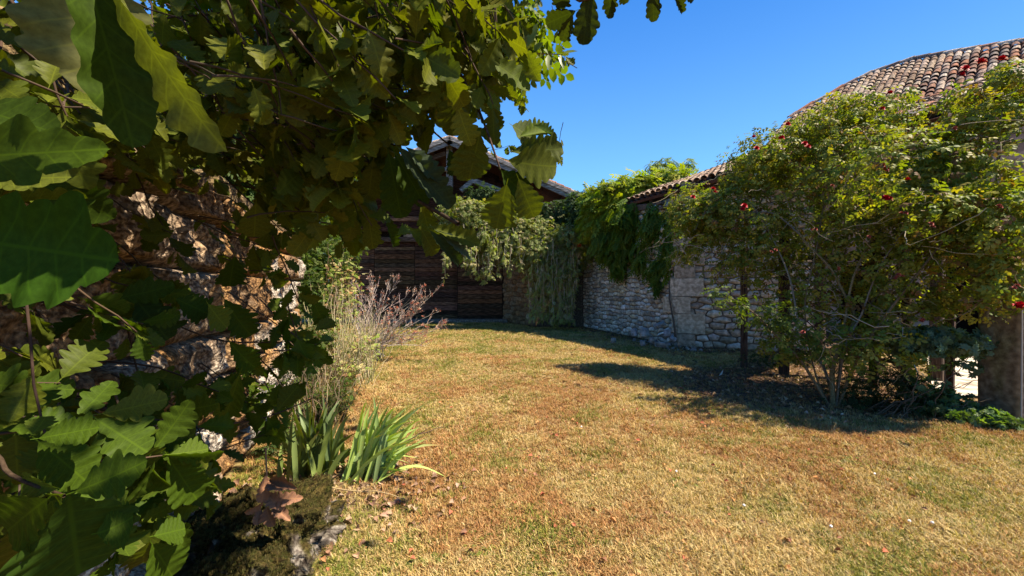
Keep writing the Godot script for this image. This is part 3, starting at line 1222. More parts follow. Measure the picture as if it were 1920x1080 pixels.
func build_pergola() -> void:
	var root := thing("lattice_trellis", "dark wooden trellis of posts and crossed slats behind the rose stems", "trellis", Vector3(4.7, 0, -6.6))
	for p in [[1395, 7.7, 0.10, 2.4], [1470, 7.0, 0.13, 2.7], [1640, 6.1, 0.11, 2.6], [1700, 5.75, 0.10, 1.7], [1781, 5.5, 0.09, 1.3]]:
		var b := at(p[0], 540, p[1])
		b.y = 0
		var g := Geo.new()
		g.col = vary(Color(0.15, 0.10, 0.075), 0.2)
		var s: float = p[2]
		g.box(Transform3D(Basis(Vector3.UP, rr(0, 0.5)) * Basis(Vector3(1, 0, 0), rr(-0.03, 0.03)), b + Vector3.UP * (p[3] * 0.5 - 0.05)), Vector3(s, p[3] + 0.1, s), 0.012)
		part("post", g.mesh(), M.post_wood, root)
	var a := at(1470, 540, 7.0)
	var c := at(1700, 540, 5.75)
	a.y = 0
	c.y = 0
	var u := (c - a).normalized()
	var l := a.distance_to(c)
	var nrm := u.cross(Vector3.UP)
	for k in 22:
		for s in [-1.0, 1.0]:
			var x0 := -1.5 + k * 0.19
			var lo := Vector2(x0, 0.5) if s > 0 else Vector2(x0 + 1.6, 0.5)
			var hi := Vector2(x0 + 1.6, 2.1) if s > 0 else Vector2(x0, 2.1)
			var t0 := 0.0
			var t1 := 1.0
			var dx := hi.x - lo.x
			var ta := (0.0 - lo.x) / dx
			var tb := (l - lo.x) / dx
			t0 = maxf(t0, minf(ta, tb))
			t1 = minf(t1, maxf(ta, tb))
			if t1 - t0 < 0.12:
				continue
			var p := lo.lerp(hi, t0)
			var q := lo.lerp(hi, t1)
			var g := Geo.new()
			g.col = vary(Color(0.12, 0.08, 0.06), 0.25)
			g.bar(a + u * p.x + Vector3.UP * p.y + nrm * 0.008 * s, a + u * q.x + Vector3.UP * q.y + nrm * 0.008 * s, 0.010, 0.018, nrm.cross(u + Vector3.UP * s))
			part("slat", g.mesh(), M.wood, root)
	for y in [0.48, 2.12]:
		var g := Geo.new()
		g.col = Color(0.13, 0.09, 0.07)
		g.bar(a + Vector3.UP * y, c + Vector3.UP * y, 0.05, 0.06, Vector3.UP, 0.006)
		part("rail", g.mesh(), M.wood, root)
	var pil := thing("timber_pillar", "thick weathered grey-brown timber pillar beside the dark green shrub", "pillar", Vector3(5.72, 0, -4.5))
	var g := Geo.new()
	g.col = Color(0.30, 0.235, 0.16)
	var nx := 14
	var ny := 44
	for f in 4:
		var ux: Vector3 = [Vector3(1, 0, 0), Vector3(0, 0, -1), Vector3(-1, 0, 0), Vector3(0, 0, 1)][f]
		var nn: Vector3 = [Vector3(0, 0, 1), Vector3(1, 0, 0), Vector3(0, 0, -1), Vector3(-1, 0, 0)][f]
		var first := g.v.size()
		for j in ny + 1:
			for i in nx + 1:
				var x := (float(i) / nx - 0.5) * 0.46
				var p := Vector3(6.12, j * 0.055 - 0.05, -4.66) + ux * x + nn * 0.23
				var crack := smoothstep(0.15, 0.5, nz.get_noise_2d(x * 1500.0 + f * 70.0, p.y * 22.0))
				var e := smoothstep(0.17, 0.23, absf(x)) * 0.02
				g.col = Color(0.30, 0.235, 0.16).lerp(Color(0.17, 0.125, 0.085), crack).lerp(Color(0.25, 0.24, 0.12), clampf(nz2.get_noise_2d(x * 300.0, p.y * 100.0 + f * 9.0) * 1.5, 0, 0.7))
				var inw := nn * (-crack * 0.006 + nz2.get_noise_2d(x * 200.0, p.y * 40.0) * 0.012 - e) - ux * signf(x) * e
				g.vert(p + inw, Vector2(x, p.y))
		for j in ny:
			for i in nx:
				var q := first + j * (nx + 1) + i
				g.quad(q, q + nx + 1, q + nx + 2, q + 1)
	part("timber", g.mesh(), M.pillar, pil)
	var pipe := Geo.new()
	pipe.col = Color(0.36, 0.32, 0.27)
	pipe.tube(PackedVector3Array([Vector3(5.86, 0.0, -4.42), Vector3(5.87, 1.2, -4.42), Vector3(5.86, 2.3, -4.42)]), taper(3, 0.008, 0.008), 8)
	part("conduit", pipe.mesh(), M.plain, pil)


func build_rose() -> void:
	var base := at(1562, 752, 5.3)
	base.y = 0
	var root := thing("climbing_rose", "huge climbing rose with red flowers spread over the trellis on the right", "rose bush", base)
	var wood := [
		[[1562, 770, 5.25], [1560, 700, 5.3], [1570, 660, 5.3], [1597, 615, 5.35], [1600, 585, 5.4], [1580, 545, 5.5], [1555, 500, 5.6], [1500, 440, 5.9], [1470, 360, 6.2]],
		[[1556, 765, 5.25], [1520, 705, 5.3], [1497, 671, 5.3], [1459, 633, 5.3], [1417, 590, 5.35], [1372, 560, 5.4], [1338, 548, 5.45]],
		[[1565, 765, 5.3], [1545, 690, 5.5], [1500, 610, 5.7], [1480, 520, 5.9], [1440, 430, 6.3], [1400, 370, 6.6]],
		[[1568, 765, 5.3], [1575, 690, 5.3], [1582, 620, 5.4], [1600, 520, 5.4], [1640, 430, 5.5], [1660, 330, 5.6], [1640, 240, 5.9]],
		[[1570, 765, 5.25], [1600, 690, 5.1], [1640, 620, 5.0], [1700, 540, 4.9], [1770, 450, 4.8], [1850, 350, 4.6], [1900, 220, 4.6]],
		[[1567, 765, 5.25], [1585, 650, 5.2], [1615, 590, 5.2], [1650, 500, 5.2], [1720, 400, 5.1], [1790, 330, 5.0]],
		[[1597, 615, 5.35], [1640, 560, 5.4], [1690, 505, 5.4], [1740, 470, 5.3], [1800, 465, 5.1], [1880, 450, 4.7]],
		[[1560, 770, 5.3], [1535, 720, 5.4], [1515, 640, 5.6], [1510, 560, 5.7], [1530, 470, 5.8], [1545, 380, 6.0], [1560, 300, 6.1]],
		[[1500, 440, 5.9], [1450, 400, 6.3], [1400, 400, 6.7], [1350, 395, 7.0], [1310, 400, 7.2]],
		[[1850, 600, 4.4], [1860, 520, 4.4], [1868, 420, 4.4], [1870, 300, 4.5], [1880, 200, 4.6]]]
	for k in wood.size():
		var g := Geo.new()
		g.col = vary([Color(0.30, 0.24, 0.13), Color(0.22, 0.17, 0.10), Color(0.26, 0.22, 0.16)][k % 3], 0.15)
		var p := smooth_path(path_px(wood[k]), 4)
		g.tube(p, taper(p.size(), 0.036 if k == 0 else (0.022 if k < 5 else 0.014), 0.006), 7)
		part("cane", g.mesh(), M.bark, root)
	var blobs := [
		[1400, 395, 6.9, 95, 60, 0.8, 1305], [1350, 410, 7.1, 55, 50, 0.6, 464], [1480, 300, 6.7, 125, 65, 0.8, 1740], [1420, 320, 6.9, 75, 45, 0.6, 754],
		[1590, 235, 6.3, 115, 55, 0.8, 1450], [1630, 205, 6.2, 60, 32, 0.5, 507], [1640, 320, 5.9, 150, 95, 0.8, 2175], [1750, 370, 5.3, 150, 115, 0.8, 2175],
		[1860, 320, 4.8, 110, 110, 0.7, 1450], [1880, 165, 4.9, 80, 38, 0.6, 812], [1850, 225, 4.8, 70, 28, 0.4, 290], [1880, 440, 4.5, 80, 110, 0.5, 812],
		[1765, 505, 5.0, 130, 90, 0.7, 1377], [1640, 470, 5.7, 110, 85, 0.7, 899], [1500, 420, 6.4, 100, 75, 0.8, 942], [1440, 470, 6.6, 85, 45, 0.5, 435],
		[1640, 560, 5.6, 130, 60, 0.5, 420], [1540, 540, 5.9, 70, 60, 0.5, 240], [1470, 540, 6.3, 60, 50, 0.4, 160], [1880, 400, 4.15, 60, 120, 0.2, 330], [1885, 520, 4.15, 45, 70, 0.12, 120], [1520, 620, 5.7, 60, 45, 0.4, 130], [1620, 630, 5.3, 60, 45, 0.3, 130], [1700, 610, 5.0, 70, 40, 0.3, 180], [1315, 425, 7.0, 48, 48, 0.4, 420], [1300, 395, 7.4, 52, 62, 0.4, 800], [1285, 460, 7.6, 30, 40, 0.3, 300], [1480, 640, 5.5, 60, 40, 0.3, 200], [1600, 660, 4.9, 70, 40, 0.3, 200], [1680, 650, 4.7, 60, 50, 0.3, 220], [1390, 500, 6.9, 75, 40, 0.4, 300], [1690, 330, 4.8, 130, 90, 0.6, 700], [1760, 400, 4.4, 80, 60, 0.4, 300], [1870, 555, 4.35, 50, 55, 0.2, 159], [1700, 560, 5.2, 80, 40, 0.4, 319]]
	var cols := [Color(0.19, 0.22, 0.035), Color(0.15, 0.19, 0.03), Color(0.22, 0.24, 0.04), Color(0.24, 0.25, 0.06), Color(0.17, 0.21, 0.035), Color(0.28, 0.25, 0.045), Color(0.22, 0.23, 0.05), Color(0.15, 0.19, 0.035), Color(0.20, 0.23, 0.04), Color(0.34, 0.31, 0.05), Color(0.34, 0.29, 0.05), Color(0.19, 0.11, 0.05)]
	var r := blob_leaves(blobs, 0.10, 0.18, cols, 0.25, 0.45, 0.9, 1.1, -0.15)
	scatter("leaves", G.rose_leaf, M.small_leaf, r[0], r[1], root)
	# the sunlit low spray that leans out over the lawn
	var spray := blob_leaves([[1375, 565, 5.35, 45, 22, 0.25, 45], [1420, 595, 5.3, 55, 28, 0.3, 65], [1470, 600, 5.25, 50, 45, 0.3, 75], [1500, 650, 5.2, 50, 30, 0.25, 38], [1345, 548, 5.4, 22, 14, 0.1, 16]], 0.10, 0.17, [Color(0.11, 0.15, 0.03), Color(0.13, 0.16, 0.04), Color(0.10, 0.14, 0.03)], 0.1, 1.0, 0.2)
	scatter("low_spray_leaves", G.rose_leaf, M.small_leaf, spray[0], spray[1], root)
	var yel := blob_leaves([[1890, 470, 4.25, 45, 110, 0.2, 60], [1800, 500, 4.7, 80, 70, 0.3, 70], [1850, 560, 4.3, 50, 45, 0.2, 40], [1700, 230, 5.9, 40, 20, 0.3, 18], [1870, 200, 4.6, 60, 40, 0.4, 24]], 0.09, 0.15, [Color(0.42, 0.32, 0.03), Color(0.36, 0.28, 0.05), Color(0.33, 0.17, 0.05)], 0.3)
	scatter("yellow_leaves", G.rose_leaf, M.small_leaf, yel[0], yel[1], root)
	# thin bare twigs showing among the leaves
	var tw := Geo.new()
	for k in 260:
		var b: Array = pick(blobs)
		var m := at(b[0] + rr(-0.8, 0.8) * b[3], b[1] + rr(-0.8, 0.9) * b[4], b[2] + rr(-0.7, 0.6) * b[5])
		tw.col = vary(pick([Color(0.28, 0.22, 0.14), Color(0.20, 0.15, 0.09), Color(0.36, 0.30, 0.20)]), 0.2)
		var d := Vector3(rr(-1, 1), rr(-0.7, 0.35), rr(-1, 1)).normalized()
		stems(tw, m, m + d * rr(0.25, 0.8), 0.006, 0.002, rr(-0.1, 0.12), 4, 0.06)
	part("twigs", tw.mesh(), M.plain, root, "stuff")
	var red := [[1476, 235, 6.0], [1465, 260, 6.0], [1413, 258, 6.2], [1418, 279, 6.2], [1508, 270, 5.9], [1653, 205, 5.7], [1668, 176, 5.7], [1808, 130, 4.6], [1802, 142, 4.6], [1842, 118, 4.4], [1876, 113, 4.3], [1701, 338, 5.0], [1659, 372, 5.0], [1340, 361, 6.4], [1299, 370, 6.6], [1395, 387, 6.1], [1653, 312, 5.1], [1912, 574, 4.15]]
	var faded := [[1454, 469, 5.9], [1529, 430, 5.6], [1629, 445, 5.0], [1572, 506, 5.1], [1678, 523, 4.8], [1684, 516, 4.8], [1901, 540, 4.2], [1503, 625, 5.0], [1690, 400, 4.9], [1745, 420, 4.6], [1790, 240, 4.7], [1560, 350, 5.6], [1875, 390, 4.2], [1730, 600, 4.7]]
	for list in [red, faded]:
		for q in list:
			var size: float = 0.075 if list == red else 0.042
			for n in (rng.randi() % 2 + 1 if list == red else 2):
				var o := part("rose_flower", G.rose[rng.randi() % 3], M.red if list == red else M.faded, root)
				var p := at(q[0] + n * rr(-9, 9), q[1] + n * rr(-7, 7), q[2] - 0.45)
				o.transform = Transform3D(Basis(), o.position) * Transform3D(Basis(Vector3(1, 0, 0), rr(0.2, 1.1)) * Basis(Vector3.UP, rr(0, TAU)).scaled(Vector3.ONE * size * rr(0.85, 1.15)), p)
	# the dark glossy shrub at its foot
	var sh := thing("evergreen_shrub", "low blue-green evergreen shrub with oval leaves left of the timber pillar", "shrub", on_ground(5.0, 4.75))
	var sb := blob_leaves([[1755, 640, 4.9, 85, 30, 0.4, 700], [1690, 655, 5.2, 50, 25, 0.3, 150], [1800, 650, 5.0, 45, 30, 0.3, 140], [1800, 690, 4.9, 30, 15, 0.2, 30]], 0.07, 0.12, [Color(0.14, 0.21, 0.13), Color(0.11, 0.17, 0.10), Color(0.17, 0.24, 0.14)], -0.3, 1.0, 0.5)
	scatter("leaves", G.rosette, M.small_leaf, sb[0], sb[1], sh)
	var sb2 := blob_leaves([[1790, 775, 4.75, 60, 40, 0.35, 300], [1850, 800, 4.45, 50, 32, 0.3, 230], [1740, 740, 4.95, 50, 35, 0.3, 150]], 0.07, 0.12, [Color(0.13, 0.20, 0.08), Color(0.105, 0.17, 0.065), Color(0.16, 0.23, 0.10)], -0.5, 1.0, 0.4)
	scatter("lower_leaves", G.rosette, M.small_leaf, sb2[0], sb2[1], sh)
	var st := Geo.new()
	st.col = Color(0.16, 0.12, 0.08)
	for k in 26:
		var t := at(rr(1690, 1860), rr(640, 770), rr(4.5, 5.2))
		stems(st, Vector3(rr(4.5, 5.3), 0, -rr(4.6, 5.1)), t, 0.008, 0.003, 0.05, 5, 0.05)
	part("stem", st.mesh(), M.bark, sh)
	var un := thing("ground_ivy", "dark small-leaved ivy crowding the foot of the rose stems", "ivy", on_ground(4.7, 5.1))
	var ub := blob_leaves([[1640, 715, 5.2, 75, 45, 0.4, 420], [1700, 745, 5.0, 65, 45, 0.4, 330], [1600, 745, 5.2, 50, 25, 0.3, 120], [1690, 690, 5.3, 60, 35, 0.3, 200], [1560, 668, 6.4, 120, 22, 0.4, 420], [1440, 672, 7.2, 60, 16, 0.3, 160]], 0.06, 0.11, [Color(0.045, 0.07, 0.025), Color(0.055, 0.085, 0.03), Color(0.04, 0.06, 0.025)], 0.0, 1.0, 0.4)
	scatter("leaves", G.fine_leaf, M.small_leaf, ub[0], ub[1], un)


# ---------------------------------------------------------------- creepers on the barn and the wall

func build_climbers() -> void:
	var cr := thing("creeper", "pale green creeper hanging like a curtain from the barn roof edge", "creeper", Vector3(2.0, 0, -15.0))
	var b := blob_leaves([[870, 395, 15.4, 55, 28, 0.5, 700], [930, 425, 15.3, 70, 42, 0.6, 1300], [1000, 450, 15.1, 75, 50, 0.6, 1500], [1060, 470, 14.9, 60, 45, 0.5, 900], [1045, 530, 15.1, 36, 60, 0.4, 350], [1022, 500, 15.0, 40, 40, 0.4, 400], [842, 425, 15.4, 28, 26, 0.3, 240], [905, 465, 15.3, 55, 25, 0.4, 420], [878, 500, 15.3, 6, 18, 0.1, 26], [960, 450, 15.0, 90, 45, 0.4, 900], [1080, 440, 14.5, 50, 26, 0.4, 500], [1015, 470, 14.7, 60, 36, 0.4, 800], [1050, 500, 14.6, 34, 40, 0.3, 350]], 0.16, 0.28, [Color(0.25, 0.27, 0.09), Color(0.21, 0.25, 0.07), Color(0.30, 0.30, 0.11), Color(0.36, 0.31, 0.17), Color(0.17, 0.21, 0.06)], 0.4, 0.25, 1.2, 1.2)
	scatter("leaves", G.fine_leaf, M.small_leaf, b[0], b[1], cr)
	var st := Geo.new()
	var hx := []
	var hc := []
	for k in 190:
		var px := rr(830, 1080) if k < 100 else rr(985, 1076)
		st.col = vary(pick([Color(0.44, 0.36, 0.25), Color(0.34, 0.26, 0.18), Color(0.52, 0.44, 0.32)]), 0.2)
		var y0 := rr(420, 480) if px < 985 else rr(440, 540)
		var y1 := y0 + rr(15, 62) if px < 985 else minf(604.0, y0 + rr(20, 60) + rr(0, 90) * smoothstep(985.0, 1045.0, px))
		var d := rr(14.3, 15.0)
		var p := stems(st, at(px, y0, d), at(px + rr(-8, 8), y1, d - 0.1), 0.006, 0.003, 0.0, 4, 0.025)
		for n in 12:
			var q := p[rng.randi() % 6].lerp(p[6], rng.randf()) + rdir() * 0.08
			var o := rdir()
			hx.append(Transform3D(leaf_basis(o + Vector3.DOWN, o + Vector3(0.4, 0.5, 0.8), Vector3.ONE * rr(0.12, 0.22)), q))
			hc.append(vary(pick([Color(0.34, 0.36, 0.12), Color(0.29, 0.33, 0.10), Color(0.44, 0.38, 0.22), Color(0.24, 0.28, 0.08)]), 0.25))
	part("hanging_stems", st.mesh(), M.plain, cr, "stuff")
	scatter("hanging_leaves", G.fine_leaf, M.small_leaf, hx, hc, cr)
	var fl := part("trumpet_flower", G.rose[0], M.orange, cr)
	fl.transform = Transform3D(Basis(), fl.position) * Transform3D(Basis(Vector3(1, 0, 0), 0.9).scaled(Vector3.ONE * 0.15), at(1086, 461, 14.2))
	var iv := thing("dark_vine", "dark green vine clump on the barn roof corner beside the bright wisteria", "vine", Vector3(2.6, 4, -14.9))
	var dk := blob_leaves([[1085, 400, 15.1, 38, 32, 0.6, 640], [1062, 385, 15.3, 22, 20, 0.4, 180], [1040, 415, 15.5, 40, 16, 0.4, 240], [905, 362, 15.9, 36, 16, 0.3, 240], [1030, 398, 15.5, 40, 22, 0.3, 340], [1090, 365, 15.2, 30, 10, 0.4, 110], [1120, 380, 15.0, 22, 22, 0.4, 170]], 0.18, 0.30, [Color(0.05, 0.085, 0.03), Color(0.04, 0.07, 0.025), Color(0.06, 0.10, 0.04)], 0.5, 0.7, 0.6)
	scatter("leaves", G.fine_leaf, M.small_leaf, dk[0], dk[1], iv)
	var wi := thing("wisteria", "bright yellow-green wisteria tumbling over the rubble wall below the tiled eave", "wisteria", Vector3(4.0, 0, -12.4))
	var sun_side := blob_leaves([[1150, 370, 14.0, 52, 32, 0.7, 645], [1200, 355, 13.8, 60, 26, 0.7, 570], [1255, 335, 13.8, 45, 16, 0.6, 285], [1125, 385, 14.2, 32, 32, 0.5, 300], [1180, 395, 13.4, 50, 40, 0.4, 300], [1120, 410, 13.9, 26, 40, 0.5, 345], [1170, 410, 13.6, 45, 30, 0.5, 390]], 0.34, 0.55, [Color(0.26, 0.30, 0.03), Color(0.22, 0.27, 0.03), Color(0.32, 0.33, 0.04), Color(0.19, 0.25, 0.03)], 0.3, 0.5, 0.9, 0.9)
	scatter("crown_leaves", G.wisteria, M.small_leaf, sun_side[0], sun_side[1], wi)
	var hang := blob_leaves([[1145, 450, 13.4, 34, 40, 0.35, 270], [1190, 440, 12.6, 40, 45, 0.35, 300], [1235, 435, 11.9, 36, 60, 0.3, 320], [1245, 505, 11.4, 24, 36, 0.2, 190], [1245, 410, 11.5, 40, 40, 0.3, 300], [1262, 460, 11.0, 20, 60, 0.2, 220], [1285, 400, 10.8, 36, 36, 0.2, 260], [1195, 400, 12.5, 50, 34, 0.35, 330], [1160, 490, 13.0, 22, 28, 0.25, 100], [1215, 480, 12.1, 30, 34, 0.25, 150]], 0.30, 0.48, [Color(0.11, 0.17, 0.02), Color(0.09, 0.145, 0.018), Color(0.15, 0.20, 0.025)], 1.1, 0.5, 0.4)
	scatter("hanging_leaves", G.wisteria, M.small_leaf, hang[0], hang[1], wi)
	var ws := Geo.new()
	ws.col = Color(0.17, 0.13, 0.10)
	for q in [[1268, 640, 10.4, 1250, 420, 11.5], [1240, 540, 11.6, 1200, 400, 12.6], [1200, 520, 12.4, 1140, 380, 13.6]]:
		stems(ws, at(q[0], q[1], q[2]), at(q[3], q[4], q[5]), 0.03, 0.015, 0.0, 6, 0.03)
	part("stem", ws.mesh(), M.bark, wi)


func tree(called: String, label: String, foot: Vector3, height: float, crown: Array, lo: float, hi: float, cols: Array, leaf: Mesh, grp := "") -> void:
	var t := thing(called, label, "tree", foot, grp)
	var g := Geo.new()
	g.col = Color(0.17, 0.13, 0.10)
	var top := foot + Vector3(0, height * 0.7, 0)
	stems(g, foot - Vector3.UP * 0.1, top, height * 0.022, height * 0.008, 0.0, 8, 0.02)
	part("trunk", g.mesh(), M.bark, t)
	var lg := Geo.new()
	lg.col = Color(0.17, 0.13, 0.10)
	for b in crown:
		stems(lg, foot.lerp(top, rr(0.45, 0.95)), at(b[0], b[1], b[2]), height * 0.009, height * 0.002, 0.06, 6, 0.05)
	part("limb", lg.mesh(), M.bark, t)
	var r := blob_leaves(crown, lo, hi, cols, 0.35, 0.8, 0.5)
	scatter("crown", leaf, M.small_leaf, r[0], r[1], t)


func build_far_plants() -> void:
	tree("hazel_tree", "dense dark leafy tree standing beyond the old stone wall", Vector3(-8.5, 0, -8.5), 8.0, [[160, 180, 8.0, 240, 170, 2.0, 2600], [420, 200, 9.0, 180, 190, 2.0, 2400], [560, 330, 9.5, 110, 150, 1.6, 1500], [350, 380, 8.6, 200, 90, 1.5, 1200], [650, 180, 10.5, 90, 120, 1.5, 700], [575, 500, 10.5, 60, 70, 1.0, 900]], 0.2, 0.36, [Color(0.06, 0.10, 0.02), Color(0.08, 0.12, 0.025), Color(0.05, 0.085, 0.02)], G.fine_leaf)
	tree("robinia_sapling", "wispy pale robinia shoots rising behind the low tiled roof", Vector3(7.0, 0, -16.5), 5.5, [[1225, 310, 15.5, 16, 10, 0.4, 40], [1248, 305, 15.5, 14, 14, 0.4, 42], [1290, 306, 15.5, 12, 10, 0.3, 26], [1270, 318, 15.5, 26, 10, 0.5, 60]], 0.2, 0.34, [Color(0.16, 0.20, 0.08), Color(0.20, 0.23, 0.11)], G.wisteria)
	tree("elm_tree", "light green elm tree half hidden behind the barn and the oak", Vector3(-12.0, 0, -24.0), 8.0, [[560, 420, 20.0, 120, 60, 2.0, 900], [470, 330, 22.0, 150, 110, 2.0, 1300], [300, 300, 20.0, 200, 140, 2.0, 1600], [100, 300, 18.0, 200, 160, 2.0, 1700]], 0.4, 0.7, [Color(0.09, 0.13, 0.03), Color(0.11, 0.15, 0.035)], G.fine_leaf)


func build_left_plants() -> void:
	var sh := thing("ivy_shrub", "sunlit small-leaved ivy shrub at the far end of the old wall", "shrub", on_ground(-3.5, 7.3))
	var b := blob_leaves([[618, 480, 7.7, 52, 45, 0.5, 900], [590, 540, 7.2, 38, 60, 0.4, 600], [575, 470, 7.3, 40, 50, 0.4, 700], [560, 520, 6.9, 26, 70, 0.3, 600], [640, 420, 8.4, 50, 30, 0.4, 500], [655, 455, 8.2, 35, 25, 0.4, 300], [600, 620, 6.9, 34, 60, 0.3, 420]], 0.08, 0.14, [Color(0.10, 0.14, 0.03), Color(0.075, 0.12, 0.025), Color(0.13, 0.16, 0.04), Color(0.05, 0.09, 0.02)], 0.3, 0.8, 0.5)
	scatter("leaves", G.fine_leaf, M.small_leaf, b[0], b[1], sh)
	var sg := Geo.new()
	sg.col = Color(0.2, 0.15, 0.1)
	for k in 14:
		stems(sg, Vector3(-3.4 + rr(-0.3, 0.3), 0, -7.3 + rr(-0.3, 0.3)), at(rr(570, 660), rr(440, 540), rr(7.0, 7.9)), 0.014, 0.004, 0.03, 5, 0.04)
	part("stem", sg.mesh(), M.bark, sh)
	var wv := thing("wall_creeper", "dark tangled creeper at the foot of the old wall behind the iris", "creeper", on_ground(-2.1, 4.2))
	var vb := blob_leaves([[565, 690, 5.0, 34, 80, 0.35, 420], [575, 780, 4.3, 42, 55, 0.3, 320], [530, 840, 3.7, 40, 40, 0.25, 220], [620, 760, 4.6, 40, 40, 0.3, 220], [600, 640, 5.6, 30, 60, 0.3, 240], [640, 730, 5.2, 36, 26, 0.3, 160]], 0.06, 0.12, [Color(0.07, 0.11, 0.02), Color(0.055, 0.085, 0.018), Color(0.09, 0.12, 0.03), Color(0.14, 0.11, 0.05)], 0.3, 0.7, 0.3)
	scatter("leaves", G.fine_leaf, M.small_leaf, vb[0], vb[1], wv)
	var vs := Geo.new()
	for k in 60:
		vs.col = vary(pick([Color(0.16, 0.11, 0.07), Color(0.26, 0.20, 0.13)]), 0.2)
		var f := at(rr(530, 640), 540, rr(3.8, 5.4))
		f.y = 0
		stems(vs, f, f + Vector3(rr(-0.4, 0.4), rr(0.3, 1.1), rr(-0.3, 0.3)), 0.005, 0.002, 0.05, 4, 0.06)
	part("twigs", vs.mesh(), M.plain, wv, "stuff")
	var we := thing("tall_weeds", "tall pale dry weed stalks with few green leaves beside the bare shrub", "weeds", on_ground(-2.9, 7.0))
	var ws := Geo.new()
	for k in 330:
		var px := rr(585, 700)
		var d := rr(6.2, 7.8)
		var f := at(px, 540, d)
		f.y = 0
		ws.col = vary(pick([Color(0.42, 0.34, 0.20), Color(0.30, 0.25, 0.13), Color(0.50, 0.42, 0.28), Color(0.20, 0.22, 0.07)]), 0.2)
		var h := rr(0.3, 1.75) * (1.0 if px < 660 else 0.7)
		stems(ws, f, f + Vector3(rr(-0.35, 0.35), h, rr(-0.3, 0.3)), 0.005, 0.0018, 0.04, 4, 0.03)
	part("stalks", ws.mesh(), M.plain, we, "stuff")
	var wl := blob_leaves([[640, 540, 7.3, 45, 85, 0.5, 900], [620, 640, 6.7, 40, 50, 0.4, 380], [680, 650, 6.7, 35, 35, 0.4, 240], [650, 690, 6.2, 40, 25, 0.3, 200]], 0.05, 0.10, [Color(0.19, 0.24, 0.04), Color(0.24, 0.24, 0.07), Color(0.34, 0.28, 0.13), Color(0.15, 0.21, 0.03), Color(0.30, 0.17, 0.08)], 0.0, 0.4, 0.2)
	scatter("leaves", G.fine_leaf, M.dry, wl[0], wl[1], we)
	var ds := thing("bare_shrub", "bare grey-twigged shrub with rust red seed heads in front of the plank wall", "shrub", on_ground(-3.15, 8.5))
	var g := Geo.new()
	var seeds := []
	var sc := []
	for k in 44:
		var base := Vector3(-3.15 + rr(-0.3, 0.3), 0, -8.5 + rr(-0.45, 0.45))
		var tip: Vector2 = [Vector2(822, 590), Vector2(815, 548), Vector2(770, 560), Vector2(735, 525), Vector2(705, 518), Vector2(800, 612), Vector2(668, 520), Vector2(760, 600)][k % 8] + Vector2(rr(-46, 8), rr(-8, 40))
		g.col = vary(Color(0.40, 0.34, 0.29), 0.25)
		var e0 := at(tip.x, tip.y, rr(7.9, 9.2))
		var knee := base.lerp(e0, rr(0.35, 0.5)) + Vector3(rr(-0.25, 0.05), rr(0.0, 0.22), rr(-0.1, 0.1))
		var p := smooth_path(PackedVector3Array([base, base.lerp(knee, 0.5) + rdir() * 0.07, knee, knee.lerp(e0, 0.5) + rdir() * 0.06, e0]), 3)
		g.tube(p, taper(p.size(), 0.010, 0.003), 4)
		for j in 17:
			var i := 4 + rng.randi() % (p.size() - 4)
			var q := p[i]
			var d := ((p[-1] - p[4]).normalized() * 0.8 + rdir() * 0.6 + Vector3.UP * 0.45).normalized()
			var e := q + d * rr(0.08, 0.24)
			g.col = vary(Color(0.42, 0.33, 0.29), 0.25)
			stems(g, q, e, 0.0045, 0.002, 0.03, 3, 0.06)
			for m in 3:
				var d2 := (d + rdir() * 0.6).normalized()
				stems(g, q.lerp(e, rr(0.3, 0.95)), e + d2 * rr(0.03, 0.09), 0.0028, 0.0015, 0.0, 3, 0.05)
			if rng.randf() < (0.75 if i > 7 else 0.15):
				for m in 2:
					seeds.append(Transform3D(leaf_basis(d, rdir(), Vector3.ONE * rr(0.05, 0.10)), e + rdir() * 0.03))
					sc.append(vary(pick([Color(0.30, 0.09, 0.05), Color(0.36, 0.13, 0.08), Color(0.25, 0.10, 0.07), Color(0.45, 0.30, 0.22)]), 0.2))
	part("twigs", g.mesh(), M.plain, ds, "stuff")
	scatter("seed_heads", G.seed, M.dry, seeds, sc, ds)


